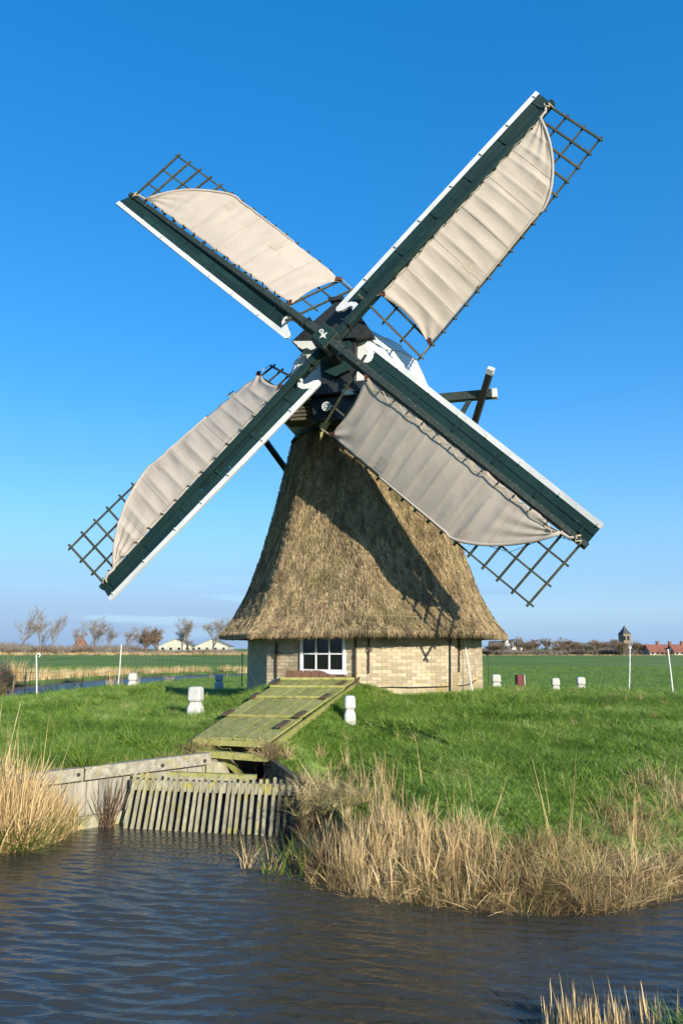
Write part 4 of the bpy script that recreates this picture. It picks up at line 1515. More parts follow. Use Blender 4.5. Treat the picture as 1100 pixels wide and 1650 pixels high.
def make_sail(k):
    dphi, Rk, wt_, a_t, a_r, wb, rin, ab, wr, rb, abr, cone = SAIL[k]
    a = PHI + k * math.pi / 2 + dphi
    r_ = math.cos(a) * uA + math.sin(a) * vA
    lead = -math.sin(a) * uA + math.cos(a) * vA
    off = nA * (OFF if k % 2 else -OFF)

    def ctr(s):
        return HUB + off + r_ * s + nA * cone * s

    def lat(s, w, up=0.0):
        """w metres from the stock centre along the lattice surface, trailing side"""
        f = (s - rin) / (Rk - rin)
        al = a_r + (a_t - a_r) * f
        W = wr + (wt_ - wr) * f
        return ctr(s) - lead * w * W * math.cos(al) - nA * w * W * math.sin(al) + (nA * math.cos(al) - lead * math.sin(al)) * up

    def brd(s, w, up=0.0):
        f = (s - rb) / (Rk - rb)
        al = abr + (ab - abr) * f
        w = w * (1.12 - 0.12 * f)
        return ctr(s) + lead * w * math.cos(al) + nA * w * math.sin(al) + (nA * math.cos(al) - lead * math.sin(al)) * up

    # stock half: tapered timber with chamfered look
    sw0, sw1 = 0.112, 0.072
    mbs = MB()
    prof = [(-1, -1), (1, -1), (1, 0.55), (0.55, 1), (-0.55, 1), (-1, 0.55)]
    rings = []
    for s in (0.20, 1.2, 2.6, 4.2, Rk + 0.04):
        h = sw0 + (sw1 - sw0) * s / Rk
        j = random.uniform(-0.006, 0.006)
        rings.append([ctr(s) + lead * (p * h * 0.85 + j) + nA * q * h for p, q in prof])
    mbs.loft(rings)
    sail = mbs.build('sail', M['old_green'] if k in (1, 3) else M['green_paint'], mill, fix=True)
    tag(sail, SLAB[k])
    # cross bars through the stock
    for i in range(NB):
        s = rin + (Rk - 0.06 - rin) * i / (NB - 1)
        p0, p1 = lat(s, -0.05 if i else -0.16), lat(s, 1.0)
        d_ = (p1 - p0).normalized()
        MB().beam(p0, p1 + d_ * 0.07, 0.042, 0.036, up=nA).build('cross_bar', M['lattice'], sail)
    # long rails
    for w in (1 / 3, 2 / 3, 1.0):
        mbr = MB()
        ss = np.linspace(rin - 0.09, Rk - 0.06 + 0.09, 9)
        pts = [lat(s, w, -0.038 if w < 1 else -0.03) for s in ss]
        for p, q in zip(pts[:-1], pts[1:]):
            mbr.beam(p, q, 0.034, 0.034, up=nA)
        mbr.build('long_rail', M['lattice'], sail)
    # wind boards in two rows, staggered joints
    we = wb - 0.105
    rows = [(0.06, 0.075 + (we - 0.075) / 2 + 0.006), (0.075 + (we - 0.075) / 2 - 0.004, we + 0.006)]
    for ri, (w0, w1) in enumerate(rows):
        cuts = [rb + 0.10, rb + 0.10 + (Rk - rb) * (0.22 + 0.16 * ri), rb + (Rk - rb) * (0.52 + 0.12 * ri), rb + (Rk - rb) * (0.80 + 0.06 * ri), Rk + 0.02]
        for ci in range(4):
            s0, s1 = cuts[ci] + 0.003, cuts[ci + 1] - 0.003
            up = random.uniform(-0.003, 0.003) + 0.012 * ri
            n_ = 5
            mbb = MB()
            rg = []
            for s in np.linspace(s0, s1, n_):
                rg.append([brd(s, w0, up - 0.014), brd(s, w1, up - 0.014), brd(s, w1, up + 0.014), brd(s, w0, up + 0.014)])
            mbb.loft(rg)
            mbb.build('wind_board', M['green_paint'], sail, fix=True)
    # white edge board
    rg = []
    for s in np.linspace(rb - 0.02, Rk + 0.03, 12):
        rg.append([brd(s, we + 0.004, -0.022), brd(s, wb, -0.022), brd(s, wb, 0.030), brd(s, we + 0.004, 0.030)])
    MB().loft(rg).build('edge_board', M['white'], sail, fix=True)
    # white scroll at the inner end of the boards
    prof = [(wb, 0.0), (wb, -0.17), (wb - 0.035, -0.225), (wb - 0.09, -0.225), (wb - 0.15, -0.15), (wb - 0.19, -0.04), (wb - 0.235, 0.03), (wb - 0.29, 0.035), (wb - 0.33, -0.03),
            (wb - 0.372, -0.03), (wb - 0.385, 0.06), (wb - 0.35, 0.13), (wb - 0.28, 0.155), (wb - 0.20, 0.13), (wb - 0.14, 0.07), (wb - 0.10, 0.02)]
    top = [brd(rb + 0.02 + q, p, 0.034) for p, q in prof]
    bot = [brd(rb + 0.02 + q, p, -0.020) for p, q in prof]
    n_ = len(prof)
    MB().add(bot + top, [tuple(range(n_))[::-1], tuple(range(n_, 2 * n_))] + [(i, (i + 1) % n_, n_ + (i + 1) % n_, n_ + i) for i in range(n_)]).build('scroll', M['white'], sail, fix=True)
    # pegs on the white board and cleats along the stock
    for i in range(7):
        s = rb + 0.7 + i * (Rk - rb - 0.8) / 6 + random.uniform(-.1, .1)
        p = brd(s, wb - 0.10, 0.045)
        MB().beam(p, brd(s, wb - 0.03, 0.045), 0.022, 0.022, up=nA).build('peg', M['white'], sail)
    for i in range(14):
        s = rin + 0.35 + i * (Rk - rin - 0.7) / 13
        p = lat(s, 0.055, 0.06)
        MB().beam(p, p + nA * 0.05 - lead * 0.05 + r_ * 0.03, 0.022, 0.022, up=r_).build('cleat', M['black'], sail)
    for i in range(6):
        s = rb + 0.5 + i * (Rk - rb - 0.7) / 5
        p = brd(s, we * 0.5, 0.030)
        MB().beam(brd(s, 0.10, 0.032), brd(s, we - 0.01, 0.032), 0.05, 0.014, up=nA).build('cross_batten', M['green_paint'], sail)
    # sail cloth
    ns, nt = 260, 34
    s_lo = rin + 0.28
    s_hi = Rk - 0.42
    s_b = rin + (Rk - rin) * (0.66, 0.62, 0.58, 0.64)[k]     # where the cloth leaves the outer rail
    seed = 20 * k + 3
    t0w = (0.045, 0.062, 0.040, 0.020)[k]

    def tmax(s):
        if s <= s_b:
            return 0.975
        x = (s - s_b) / (s_hi - s_b)
        return max(0.975 * (1 - x ** (1.75, 1.55, 1.6, 1.5)[k]) ** 0.80, 0.0) + 0.03

    pitch = (Rk - 0.06 - rin) / (NB - 1)
    rib = (0.6, 0.1, 0.55, 0.32)[k]
    pos = np.zeros((ns, nt, 3))
    for i in range(ns):
        v = i / (ns - 1)
        s = s_lo + (s_hi - s_lo) * v
        tm = tmax(s)
        for j in range(nt):
            t_ = j / (nt - 1)
            # the lower hem hangs in a curve, the stock edge is scalloped between the lacing points
            hem = 0.11 * math.sin(math.pi * t_) * math.exp(-v * 14)
            sc_in = (0.012, 0.022, 0.012, 0.03)[k] * abs(math.sin(math.pi * (s - s_lo) / 0.62)) * (1 - t_) ** 6
            tipgap = 0.03 * max(0, (v - 0.55) / 0.45) ** 1.5 if k == 3 else 0.0
            w = t0w + sc_in + tipgap + (tm - t0w - sc_in - tipgap) * t_
            if w < t0w:
                w = t0w
            ph_ = (s - rin) / pitch
            fr_p = abs(ph_ - round(ph_))
            billow = 0.030 * (math.exp(-(fr_p / 0.13) ** 2) - 0.55 * math.exp(-((fr_p - 0.5) / 0.25) ** 2)) * rib * (0.4 + 0.6 * math.sin(math.pi * min(1, t_ * 1.1)))
            sag = 0.035 * math.sin(math.pi * t_) * math.sin(math.pi * v)
            fold = (float(vn(s * 6 + seed, w * 3 + s * 2)) - 0.5) * 0.028
            corner = math.exp(-((v / 0.10) ** 2)) * (math.exp(-((t_ - 1) / 0.35) ** 2) + 0.8 * math.exp(-((t_) / 0.3) ** 2))
            fan = 0.030 * corner * math.sin(9 * math.atan2(v * 3.5 + 0.05, (1 - t_) + 0.05))
            tipf = 0.020 * max(0, (v - 0.75) / 0.25) * math.sin(t_ * 22)
            pos[i, j] = lat(s + hem, w, 0.060 + billow + sag + fold + fan + tipf)
    pos -= np.array(MO)
    cl = grid_mesh('sail_cloth', pos[..., 0], pos[..., 1], pos[..., 2], M['cloth'])
    cl.parent = sail
    cl['_o'] = MO
    sm = cl.modifiers.new('thick', 'SOLIDIFY')
    sm.thickness = 0.006
    # rolled outer edge of the cloth
    edge = [Vector(pos[i, -1]) + Vector(MO) for i in range(int(ns * 0.30), ns, 5)]
    MB().tube([p + nA * 0.004 for p in edge], 0.020, 6, r1=0.036).build('rolled_edge', M['cloth'], sail, smooth=True)
    # cloth end tied to the stock tip
    pe = Vector(pos[-1, 0]) + Vector(MO)
    MB().tube([edge[-1], pe, lat(Rk - 0.26, 0.05, 0.10), ctr(Rk - 0.16) + nA * 0.10], 0.040, 7, r1=0.022).build('cloth_tail', M['cloth'], sail, smooth=True)
    kn = ctr(Rk - 0.14) + nA * 0.10
    MB().tube([kn + lead * .06, kn + nA * .03 - r_ * .05, kn - lead * .08, kn + r_ * .06, lat(Rk - 0.06, 0.08, .03)], 0.017, 6).build('tip_knot', M['rope'], sail, smooth=True)
    # leather corner pieces at the lower hem
    for jj in (0, nt - 1):
        p = Vector(pos[0, jj]) + Vector(MO)
        q = Vector(pos[4, 2 if jj == 0 else nt - 3]) + Vector(MO)
        MB().beam(p + nA * 0.015, q + nA * 0.02, 0.08, 0.02, up=nA).build('corner_piece', M['leather'], sail)
        hook = ctr(s_lo - 0.3) + nA * .1 if jj == 0 else lat(rin, 1.0, 0.03)
        MB().tube([p, hook], 0.009, 5).build('hem_rope', M['rope'], sail)
    # patches
    for (pv, pt) in (((0.32, 0.60), (0.74, 0.72)), ((0.30, 0.62), (0.63, 0.72)), ((0.55, 0.75), (0.86, 0.4)), ((0.26, 0.74), (0.70, 0.80)))[k]:
        i0_, j0_ = int(pv * ns), int(pt * nt)
        mbp = MB()
        vs_ = [Vector(pos[i0_ + di, j0_ + dj]) + Vector(MO) + nA * 0.006 for di in (0, 4, 8, 12) for dj in range(0, 7, 2)]
        fs_ = [(a_ * 4 + b_, a_ * 4 + b_ + 1, a_ * 4 + b_ + 5, a_ * 4 + b_ + 4) for a_ in range(3) for b_ in range(3)]
        mbp.add(vs_, fs_).build('cloth_patch', M['patch'], sail)
    # stitched seams across the cloth
    for v_ in (0.16, 0.33, 0.50, 0.67, 0.82):
        i_ = int(v_ * ns)
        pts = [Vector(pos[i_, j]) + Vector(MO) + nA * 0.004 for j in range(0, nt, 3)] + [Vector(pos[i_, nt - 1]) + Vector(MO) + nA * 0.004]
        MB().tube(pts, 0.0045, 4).build('seam', M['patch'], sail)
    # lacing along the stock
    pts = []
    nl = 11
    amp = 0.075 if k == 3 else 0.03
    for i in range(nl * 2):
        s = s_lo + 0.1 + (s_hi - s_lo) * i / (nl * 2)
        pts.append(lat(s, 0.055 + (amp if i % 2 else 0.0), 0.135 if i % 2 == 0 else 0.09))
    MB().tube(pts, 0.0055 if k != 3 else 0.010, 5).build('lacing', M['rope'], sail)
    # loose line from the cloth edge to the lattice
    q = edge[max(0, int(len(edge) * 0.45))]
    e_ = lat(s_b + 0.05, 1.0, 0.02)
    MB().tube([edge[int(len(edge) * 0.42)], e_, lat(s_b + 0.9, 0.66, -0.02)], 0.008, 5).build('loose_line', M['rope'], sail)
    if k == 3:
        MB().tube([lat(s_b + 0.1, 0.95, 0.02), lat(s_b + 1.1, 0.66, 0.0), lat(Rk - 0.5, 0.15, 0.03), ctr(Rk - 0.2) - lead * 0.08], 0.007, 5).build('loose_line', M['blue_rope'], sail)
    return sail


sails = [make_sail(k) for k in range(4)]

# ------------------------------------------------------------------ the flume cover below the window
flume = empty('flume', (-1.2, 13.5, 0.9))
tag(flume, 'mossy plank cover sloping from under the window down to the ditch', 'flume cover')
RB_L, RB_R = Vector((-2.08, 11.30, 0.87)), Vector((-0.97, 11.0, 0.86))
RT_L, RT_R = Vector((-1.18, 15.62, 1.50)), Vector((0.30, 15.62, 1.50))


def rp(u_, t_, up=0.0):
    """u across 0..1, t from the lower edge 0 to the top 1"""
    a = RB_L.lerp(RT_L, t_)
    b = RB_R.lerp(RT_R, t_)
    return a.lerp(b, u_) + Vector((0, 0, up))


bands = [(0.0, 0.300), (0.300, 0.60), (0.60, 0.83), (0.83, 0.985)]
nbo = (6, 6, 6, 7)
for bi, ((t0, t1), nb_) in enumerate(zip(bands, nbo)):
    lift = 0.018 * (bi % 2)
    for i in range(nb_):
        u0, u1 = i / nb_ + 0.009, (i + 1) / nb_ - 0.009
        j = random.uniform(-0.004, 0.006)
        tt0 = t0 + 0.006 + random.uniform(-0.004, 0.004)
        tt1 = t1 - 0.004
        MB().hexa([rp(u0, tt0, lift + j - 0.028), rp(u1, tt0, lift + j - 0.028), rp(u1, tt1, lift + j - 0.028), rp(u0, tt1, lift + j - 0.028),
                   rp(u0, tt0, lift + j), rp(u1, tt0, lift + j), rp(u1, tt1, lift + j), rp(u0, tt1, lift + j)]).build('plank', M['moss_wood'], flume)
    MB().beam(rp(0.01, t1 - 0.012, lift + 0.022), rp(0.99, t1 - 0.012, lift + 0.022), 0.06, 0.04).build('batten', M['moss_wood'], flume)
# reddish top lid, slightly steeper
for i in range(8):
    u0, u1 = 0.04 + i * 0.115 + 0.004, 0.04 + (i + 1) * 0.115 - 0.004
    a0, a1 = rp(u0, 0.99, 0.02), rp(u1, 0.99, 0.02)
    up_ = Vector((0.02, 0.34, 0.155))
    lo = Vector((0, 0, -0.03))
    MB().hexa([a0 + lo, a1 + lo, a1 + up_ + lo, a0 + up_ + lo, a0, a1, a1 + up_, a0 + up_]).build('top_plank', M['red_wood'], flume)
MB().prism([rp(0.97, 0.86, -0.05), rp(1.02, 0.99, 0.035), rp(1.02, 0.99, 0.035) + Vector((0.02, 0.34, 0.155)), rp(1.02, 0.99, -0.3) + Vector((0, 0.3, 0)), rp(1.0, 0.86, -0.3)], Vector((0.05, 0.0, 0))).build('side_cheek', M['brown_wood'], flume, fix=True)
# sides
for s_, u_ in ((-1, -0.012), (1, 1.012)):
    q = [rp(u_, 0.0, -0.03), rp(u_, 1.0, -0.03), rp(u_, 1.0, -0.50), rp(u_, 0.0, -0.15)]
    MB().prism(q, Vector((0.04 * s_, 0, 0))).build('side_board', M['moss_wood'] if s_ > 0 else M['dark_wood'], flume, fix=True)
# strap hinges
for u_, t_ in ((0.03, 0.30), (0.97, 0.30), (0.03, 0.60), (0.96, 0.60), (0.05, 0.86), (0.93, 0.86), (0.93, 0.16)):
    MB().beam(rp(u_ - 0.0, t_ - 0.045, 0.055), rp(u_ - 0.0, t_ + 0.035, 0.055), 0.10, 0.022).build('hinge', M['brown_wood'], flume)
# front fascia and cross beam
MB().beam(rp(0.0, 0.0, -0.055) + Vector((0, -0.02, 0)), rp(1.0, 0.0, -0.055) + Vector((0, -0.02, 0)), 0.035, 0.075).build('front_fascia', M['moss_wood'], flume)
MB().beam(Vector((-1.98, 10.98, 0.70)), Vector((-0.98, 10.72, 0.665)), 0.10, 0.085).build('cross_beam', M['moss_wood'], flume)
MB().beam(Vector((-1.62, 10.95, 0.66)), Vector((-1.30, 11.25, 0.28)), 0.07, 0.07, up=(0, 1, 0)).build('prop', M['moss_wood'], flume)
MB().hexa([Vector(p) for p in ((-1.88, 10.82, -0.2), (-1.70, 10.80, -0.2), (-1.10, 15.0, -0.2), (-1.28, 15.0, -0.2), (-1.88, 10.82, 0.62), (-1.70, 10.80, 0.62), (-1.10, 15.0, 1.0), (-1.28, 15.0, 1.0))]).build('channel_wall', M['grey_wood'], flume)
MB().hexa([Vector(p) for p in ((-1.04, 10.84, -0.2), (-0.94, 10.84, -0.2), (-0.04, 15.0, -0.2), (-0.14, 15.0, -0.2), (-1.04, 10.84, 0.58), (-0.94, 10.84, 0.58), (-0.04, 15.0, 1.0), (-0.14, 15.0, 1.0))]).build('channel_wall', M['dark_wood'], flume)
MB().hexa([Vector(p) for p in ((-1.70, 13.2, -0.3), (-0.2, 13.2, -0.3), (-0.2, 13.3, -0.3), (-1.70, 13.3, -0.3), (-1.5, 13.2, 0.95), (-0.5, 13.2, 0.95), (-0.5, 13.3, 0.95), (-1.5, 13.3, 0.95))]).build('inner_gate', M['black'], flume)
# triangular post beside the opening
MB().prism([Vector((-1.80, 10.78, -0.1)), Vector((-1.45, 10.95, -0.1)), Vector((-1.45, 10.95, 0.22)), Vector((-1.60, 10.88, 0.58)), Vector((-1.80, 10.78, 0.62))], Vector((0.02, 0.10, 0))).build('cheek_board', M['grey_wood'], flume, fix=True)

# ------------------------------------------------------------------ boarded bank wall
WL0, WL1 = Vector((-4.55, 8.43, 0)), Vector((-1.80, 10.88, 0))
bw = empty('bank_wall', (-3.1, 9.7, 0))
tag(bw, 'bleached vertical board wall holding the left bank beside the rack', 'retaining wall')
wdir = (WL1 - WL0).normalized()
wn = Vector((wdir.y, -wdir.x, 0))
Lw = (WL1 - WL0).length
nbw = 24
for i in range(nbw):
    a = WL0 + wdir * (Lw * i / nbw + 0.003)
    b = WL0 + wdir * (Lw * (i + 1) / nbw - 0.003)
    j = random.uniform(-0.006, 0.006)
    zt = 0.555 + 0.045 * i / nbw
    MB().hexa([a + wn * (j) + Vector((0, 0, -0.4)), b + wn * j + Vector((0, 0, -0.4)), b - wn * 0.045 + Vector((0, 0, -0.4)), a - wn * 0.045 + Vector((0, 0, -0.4)),
               a + wn * j + Vector((0, 0, zt)), b + wn * j + Vector((0, 0, zt)), b - wn * 0.045 + Vector((0, 0, zt)), a - wn * 0.045 + Vector((0, 0, zt))]).build('board', M['wall_board'], bw)
for s0, s1 in ((0, 0.52), (0.523, 1.0)):
    a, b = WL0 + wdir * Lw * s0, WL0 + wdir * Lw * s1
    MB().beam(a + wn * 0.035 + Vector((0, 0, 0.60 + 0.05 * s0)), b + wn * 0.035 + Vector((0, 0, 0.60 + 0.05 * s1)), 0.12, 0.15).build('capping', M['cap_board'], bw, bevel=0.012)
MB().beam(WL0 + wn * 0.05 + Vector((0, 0, 0.06)), WL1 + wn * 0.05 + Vector((0, 0, 0.06)), 0.06, 0.16).build('foot_board', M['grey_wood'], bw)
for s in (0.50, 0.80, 0.97):
    p = WL0 + wdir * Lw * s + wn * 0.096 + Vector((0, 0, 0.63))
    MB().tube([p, p + wn * 0.02], 0.022, 8).build('bolt', M['iron'], bw)
# small plants against the wall
sp_ = WL0 + wdir * Lw * 0.60 + wn * 0.16
mb = MB()
for i in range(44):
    a = random.uniform(0, 2 * math.pi)
    ln = random.uniform(0.25, 0.62)
    p0 = sp_ + Vector((random.gauss(0, .03), random.gauss(0, .03), 0.0))
    le = random.uniform(0.02, 0.28)
    p1 = p0 + wdir * math.cos(a) * le * 0.5 + wn * abs(math.sin(a)) * le * .2 + Vector((0, 0, ln * 0.5))
    p2 = p0 + wdir * math.cos(a) * le + wn * abs(math.sin(a)) * le * .4 + Vector((0, 0, ln))
    mb.tube([p0, p1, p2], 0.0055, 4, r1=0.002)
tw = mb.build('dead_shrub', M['reed_dark'], None, origin=tuple(sp_))
tag(tw, 'small reddish leafless shrub growing against the boarded bank wall', 'shrub')

# wing board right of the flume
wg = empty('wing_wall', (-0.7, 10.1, 0))
tag(wg, 'dark wet board wall running from the flume to the right end of the rack', 'retaining wall')
for k_, (z0, z1) in enumerate(((0.50, 0.66), (0.32, 0.495), (0.10, 0.315), (-0.3, 0.095))):
    a, b = Vector((-1.00, 10.86, 0)), Vector((-0.44, 9.42, -0.03))
    MB().hexa([a + Vector((0, 0, z0)), b + Vector((0, 0, z0 - .08)), b + Vector((0.07, .02, z0 - .08)), a + Vector((0.07, .02, z0)),
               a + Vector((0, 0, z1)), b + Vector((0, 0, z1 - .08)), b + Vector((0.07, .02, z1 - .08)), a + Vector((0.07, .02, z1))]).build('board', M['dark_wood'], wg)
for s in (0.1, 0.45, 0.8):
    p = Vector((-1.00, 10.86, 0.60)).lerp(Vector((-0.44, 9.42, 0.52)), s) + Vector((-0.012, -0.01, -0.03))
    MB().tube([p, p + Vector((-0.02, -0.01, 0))], 0.02, 8).build('bolt', M['iron'], wg)

# ------------------------------------------------------------------ trash rack
rk = empty('trash_rack', (-1.5, 9.5, 0))
tag(rk, 'slanting timber trash rack of thin lichened laths in front of the flume', 'trash rack')
RL, RR = Vector((-2.56, 9.72, 0)), Vector((-0.50, 9.30, 0))
nl = 27
lean = Vector((0.015, 0.30, 0.57))
for i in range(nl):
    p = RL.lerp(RR, i / (nl - 1)) + Vector((random.gauss(0, 0.004), 0, 0))
    top = p + lean * random.uniform(0.97, 1.03) + Vector((random.gauss(0, .004), 0, 0))
    bot = p - lean * 0.6
    m_ = M['grey_wood'] if i < nl - 4 else M['dark_wood']
    MB().beam(bot, top, 0.033, 0.040, up=(0.15, 1, 0)).build('lath', m_, rk)
for i in range(nl - 1):
    p = RL.lerp(RR, (i + 0.5) / (nl - 1)) + lean * 0.80
    MB().box(p + Vector((0, 0.012, 0)), (0.046, 0.05, 0.12), ax=(Vector((1, -0.2, 0)).normalized(), Vector((0.2, 1, 0)).normalized(), Vector((0, 0, 1)))).build('spacer', M['grey_wood'], rk)
for i in range(10):  # black boards added behind the laths so the gaps read as shade
    a, b = RL.lerp(RR, i / 10) + Vector((0.0, 0.15, 0)), RL.lerp(RR, (i + 1) / 10) + Vector((-0.004, 0.15, 0))
    MB().hexa([a - lean * 0.6, b - lean * 0.6, b - lean * 0.6 + Vector((0, .02, 0)), a - lean * 0.6 + Vector((0, .02, 0)), a + lean * 0.84, b + lean * 0.84, b + lean * 0.84 + Vector((0, .02, 0)), a + lean * 0.84 + Vector((0, .02, 0))]).build('gap_shade_board', M['black'], rk)
MB().beam(RL + lean * 0.83 + Vector((-0.05, 0.05, 0)), RR + lean * 0.83 + Vector((0.10, 0.05, 0)), 0.06, 0.10).build('top_rail', M['dark_wood'], rk)
MB().beam(RL + Vector((-0.05, 0.06, -0.15)), RR + Vector((0.10, 0.06, -0.15)), 0.08, 0.10).build('foot_rail', M['dark_wood'], rk)
MB().beam(Vector((-2.15, 10.12, 0.56)), Vector((-1.05, 9.98, 0.54)), 0.09, 0.05).build('walk_board', M['moss_wood'], rk)


# ------------------------------------------------------------------ mooring bollards for the tail winch
def zg(x, y):
    return float(height(np.array([x]), np.array([y]))[0])


def bollard(px, Y, h, label, m_='bollard', body=True, tilt=0.0, w=0.20, base_z=None):
    p = at(px, 1100, Y)
    x = p.x
    z = zg(x, Y) - 0.04 if base_z is None else base_z
    e = empty('bollard', (x, Y, z))
    tag(e, label, 'bollard', 'white capstan bollards round the mill')
    rz = random.uniform(-0.25, 0.25)
    a, b = Vector((math.cos(rz), math.sin(rz), 0)), Vector((-math.sin(rz), math.cos(rz), 0))
    up = Vector((math.sin(tilt), 0.0, math.cos(tilt)))
    o = Vector((x, Y, z))

    def ring(t_, w_, c_=0.72):
        hw = w_ / 2
        q = []
        for sx, sy in ((1, c_), (c_, 1), (-c_, 1), (-1, c_), (-1, -c_), (-c_, -1), (c_, -1), (1, -c_)):
            q.append(o + up * t_ + a * sx * hw + b * sy * hw)
        return q
    hb = h * 0.55
    sh = MB()
    sh.loft([ring(-0.1, w * 1.04), ring(hb * 0.60, w * 1.0), ring(hb - 0.005, w * 0.66)])
    sh.build('shaft', M[m_], e, bevel=0.008)
    hd = MB()
    hd.loft([ring(hb, w * 0.88), ring(hb + 0.035, w * 0.98), ring(h - 0.05, w * 0.92), ring(h - 0.015, w * 0.80), ring(h, w * 0.60)])
    hd.build('head', M[m_], e, bevel=0.008)
    return e


bollard(316, 14.0, 0.55, 'largest white bollard, standing alone on the grass left of the plank cover', w=0.25)
bollard(563, 13.2, 0.47, 'white bollard just right of the plank cover, close to the front corner', w=0.19)
bollard(214, 20.6, 0.42, 'white bollard beside the leaning white pole on the left', w=0.23)
bollard(353, 24.5, 0.38, 'small bluish grey bollard half hidden near the left wall of the mill', 'bollard_grey', w=0.26, base_z=0.92)
bollard(799, 22.4, 0.46, 'small white and grey bollard nearest to the right corner of the brick wall', w=0.27)
bollard(894, 18.6, 0.38, 'low white bollard on a broken foot, nearest to the camera on the right', w=0.20)
bollard(935, 22.6, 0.46, 'white bollard farthest right, between the low bollard and the tall pole', w=0.25)
# dark red box post
p = at(836.5, 1100, 22.0)
zr = zg(p.x, 22.0)
e = empty('marker_post', (p.x, 22.0, zr))
tag(e, 'square dark red post with a pale edge right of the mill', 'post')
MB().box((p.x, 22.0, zr + 0.18), (0.20, 0.16, 0.44), rz=0.25).build('post_body', M['dark_red'], e, bevel=0.01)
MB().box((p.x + 0.112, 21.99, zr + 0.18), (0.02, 0.14, 0.43), rz=0.25).build('edge_strip', M['pole_white'], e)


# ------------------------------------------------------------------ fences with white poles
def pole(parent, base, top, hook=False, m_='pole_white', r_=0.018):
    pts = [Vector(base), Vector(base).lerp(Vector(top), 0.5) + Vector((0.006, 0, 0)), Vector(top)]
    if hook:
        t_ = Vector(top)
        pts += [t_ + Vector((0.03, 0, 0.045)), t_ + Vector((0.075, 0, 0.045)), t_ + Vector((0.10, 0, 0.0)), t_ + Vector((0.075, 0, -0.035))]
    return MB().tube(pts, r_, 7).build('fence_post', M[m_], parent)


lf = empty('wire_fence', (-6, 22, 0.9))
tag(lf, 'thin wire net fence on white poles left of the mill', 'fence')
Yf = 20.5
pb1, pt1 = at(60, 1116, 20.0), at(59, 1056, 20.0)
pb2, pt2 = at(191, 1098, 23.0), at(196, 1038, 23.0)
pole(lf, pb1 - Vector((0, 0, .1)), pt1, True)
pole(lf, pb2 - Vector((0, 0, .1)), pt2)
pb3 = Vector((-3.2, 25.5, 0.9))
pt3 = Vector((-3.2, 25.5, 1.95))
pole(lf, pb3, pt3, m_='iron')
ppL = Vector((-10.6, 17.6, 0.9))
pole(lf, ppL, ppL + Vector((0, 0, 1.1)), m_='iron')
for f_ in (0.15, 0.32, 0.5, 0.68, 0.85, 1.0):
    seq = [ppL + Vector((0, 0, 1.1 * f_)), pb1.lerp(pt1, f_), pb2.lerp(pt2, f_), pb3.lerp(pt3, f_)]
    pts = []
    for a, b in zip(seq[:-1], seq[1:]):
        for i in range(8):
            t_ = i / 8
            q = a.lerp(b, t_)
            q.z -= 0.05 * math.sin(math.pi * t_)
            pts.append(q)
    pts.append(seq[-1])
    MB().tube(pts, 0.0035, 3).build('wire', M['wire'], lf)
mb = MB()
for i in range(34):
    t_ = i / 34
    a, b = pb2.lerp(pb3, t_), pt2.lerp(pt3, t_)
    mb.beam(a.lerp(b, 0.12), a.lerp(b, 0.98) + Vector((0.03, 0, -0.04)), 0.005, 0.005)
o = mb.build('net_mesh', M['wire'], lf)
o['kind'] = 'stuff'

rf = empty('wire_fence', (8.5, 20.5, 0.9))
tag(rf, 'thin wire fence on two leaning white poles at the right edge', 'fence')
qb1, qt1 = at(1012, 1113, 20.5), at(1014, 1042, 20.5)
qb2, qt2 = at(1084, 1121, 19.0), at(1075, 1046, 19.0)
pole(rf, qb1 - Vector((0, 0, .12)), qt1)
pole(rf, qb2 - Vector((0, 0, .12)), qt2, m_='pole_white')
MB().tube([qt1 + Vector((-.03, 0, -.04)), qt1 + Vector((-.02, 0, .03)), qt1 + Vector((.03, 0, .03)), qt1 + Vector((.03, 0, -.05))], 0.012, 5).build('insulator', M['house_white'], rf)
qb0 = Vector((4.9, 26.5, 0.85))
qt0 = qb0 + Vector((0, 0, 1.05))
pole(rf, qb0, qt0, m_='iron', r_=0.012)
qb3 = Vector((12.5, 17.6, 0.8))
qt3 = qb3 + Vector((0, 0, 1.05))
pole(rf, qb3, qt3, m_='iron', r_=0.012)
for f_ in (0.45, 0.7, 0.92):
    seq = [qb0.lerp(qt0, f_), qb1.lerp(qt1, f_), qb2.lerp(qt2, f_), qb3.lerp(qt3, f_)]
    pts = []
    for a, b in zip(seq[:-1], seq[1:]):
        for i in range(8):
            t_ = i / 8
            q = a.lerp(b, t_)
            q.z -= 0.04 * math.sin(math.pi * t_)
            pts.append(q)
    pts.append(seq[-1])
    MB().tube(pts, 0.0030, 3).build('wire', M['wire'], rf)

# white stick leaning against the right wall of the mill
pa = on_wall(744, 2.28, 0.05)[0]
pb = Vector((pa.x + 0.10, pa.y - 0.30, zg(pa.x + 0.1, pa.y - 0.3) - 0.02))
st = MB().tube([pb, pa], 0.016, 7).build('leaning_stick', M['pole_white'], None, origin=tuple(pb))
tag(st, 'thin white stick leaning against the right side of the brick wall', 'stick')

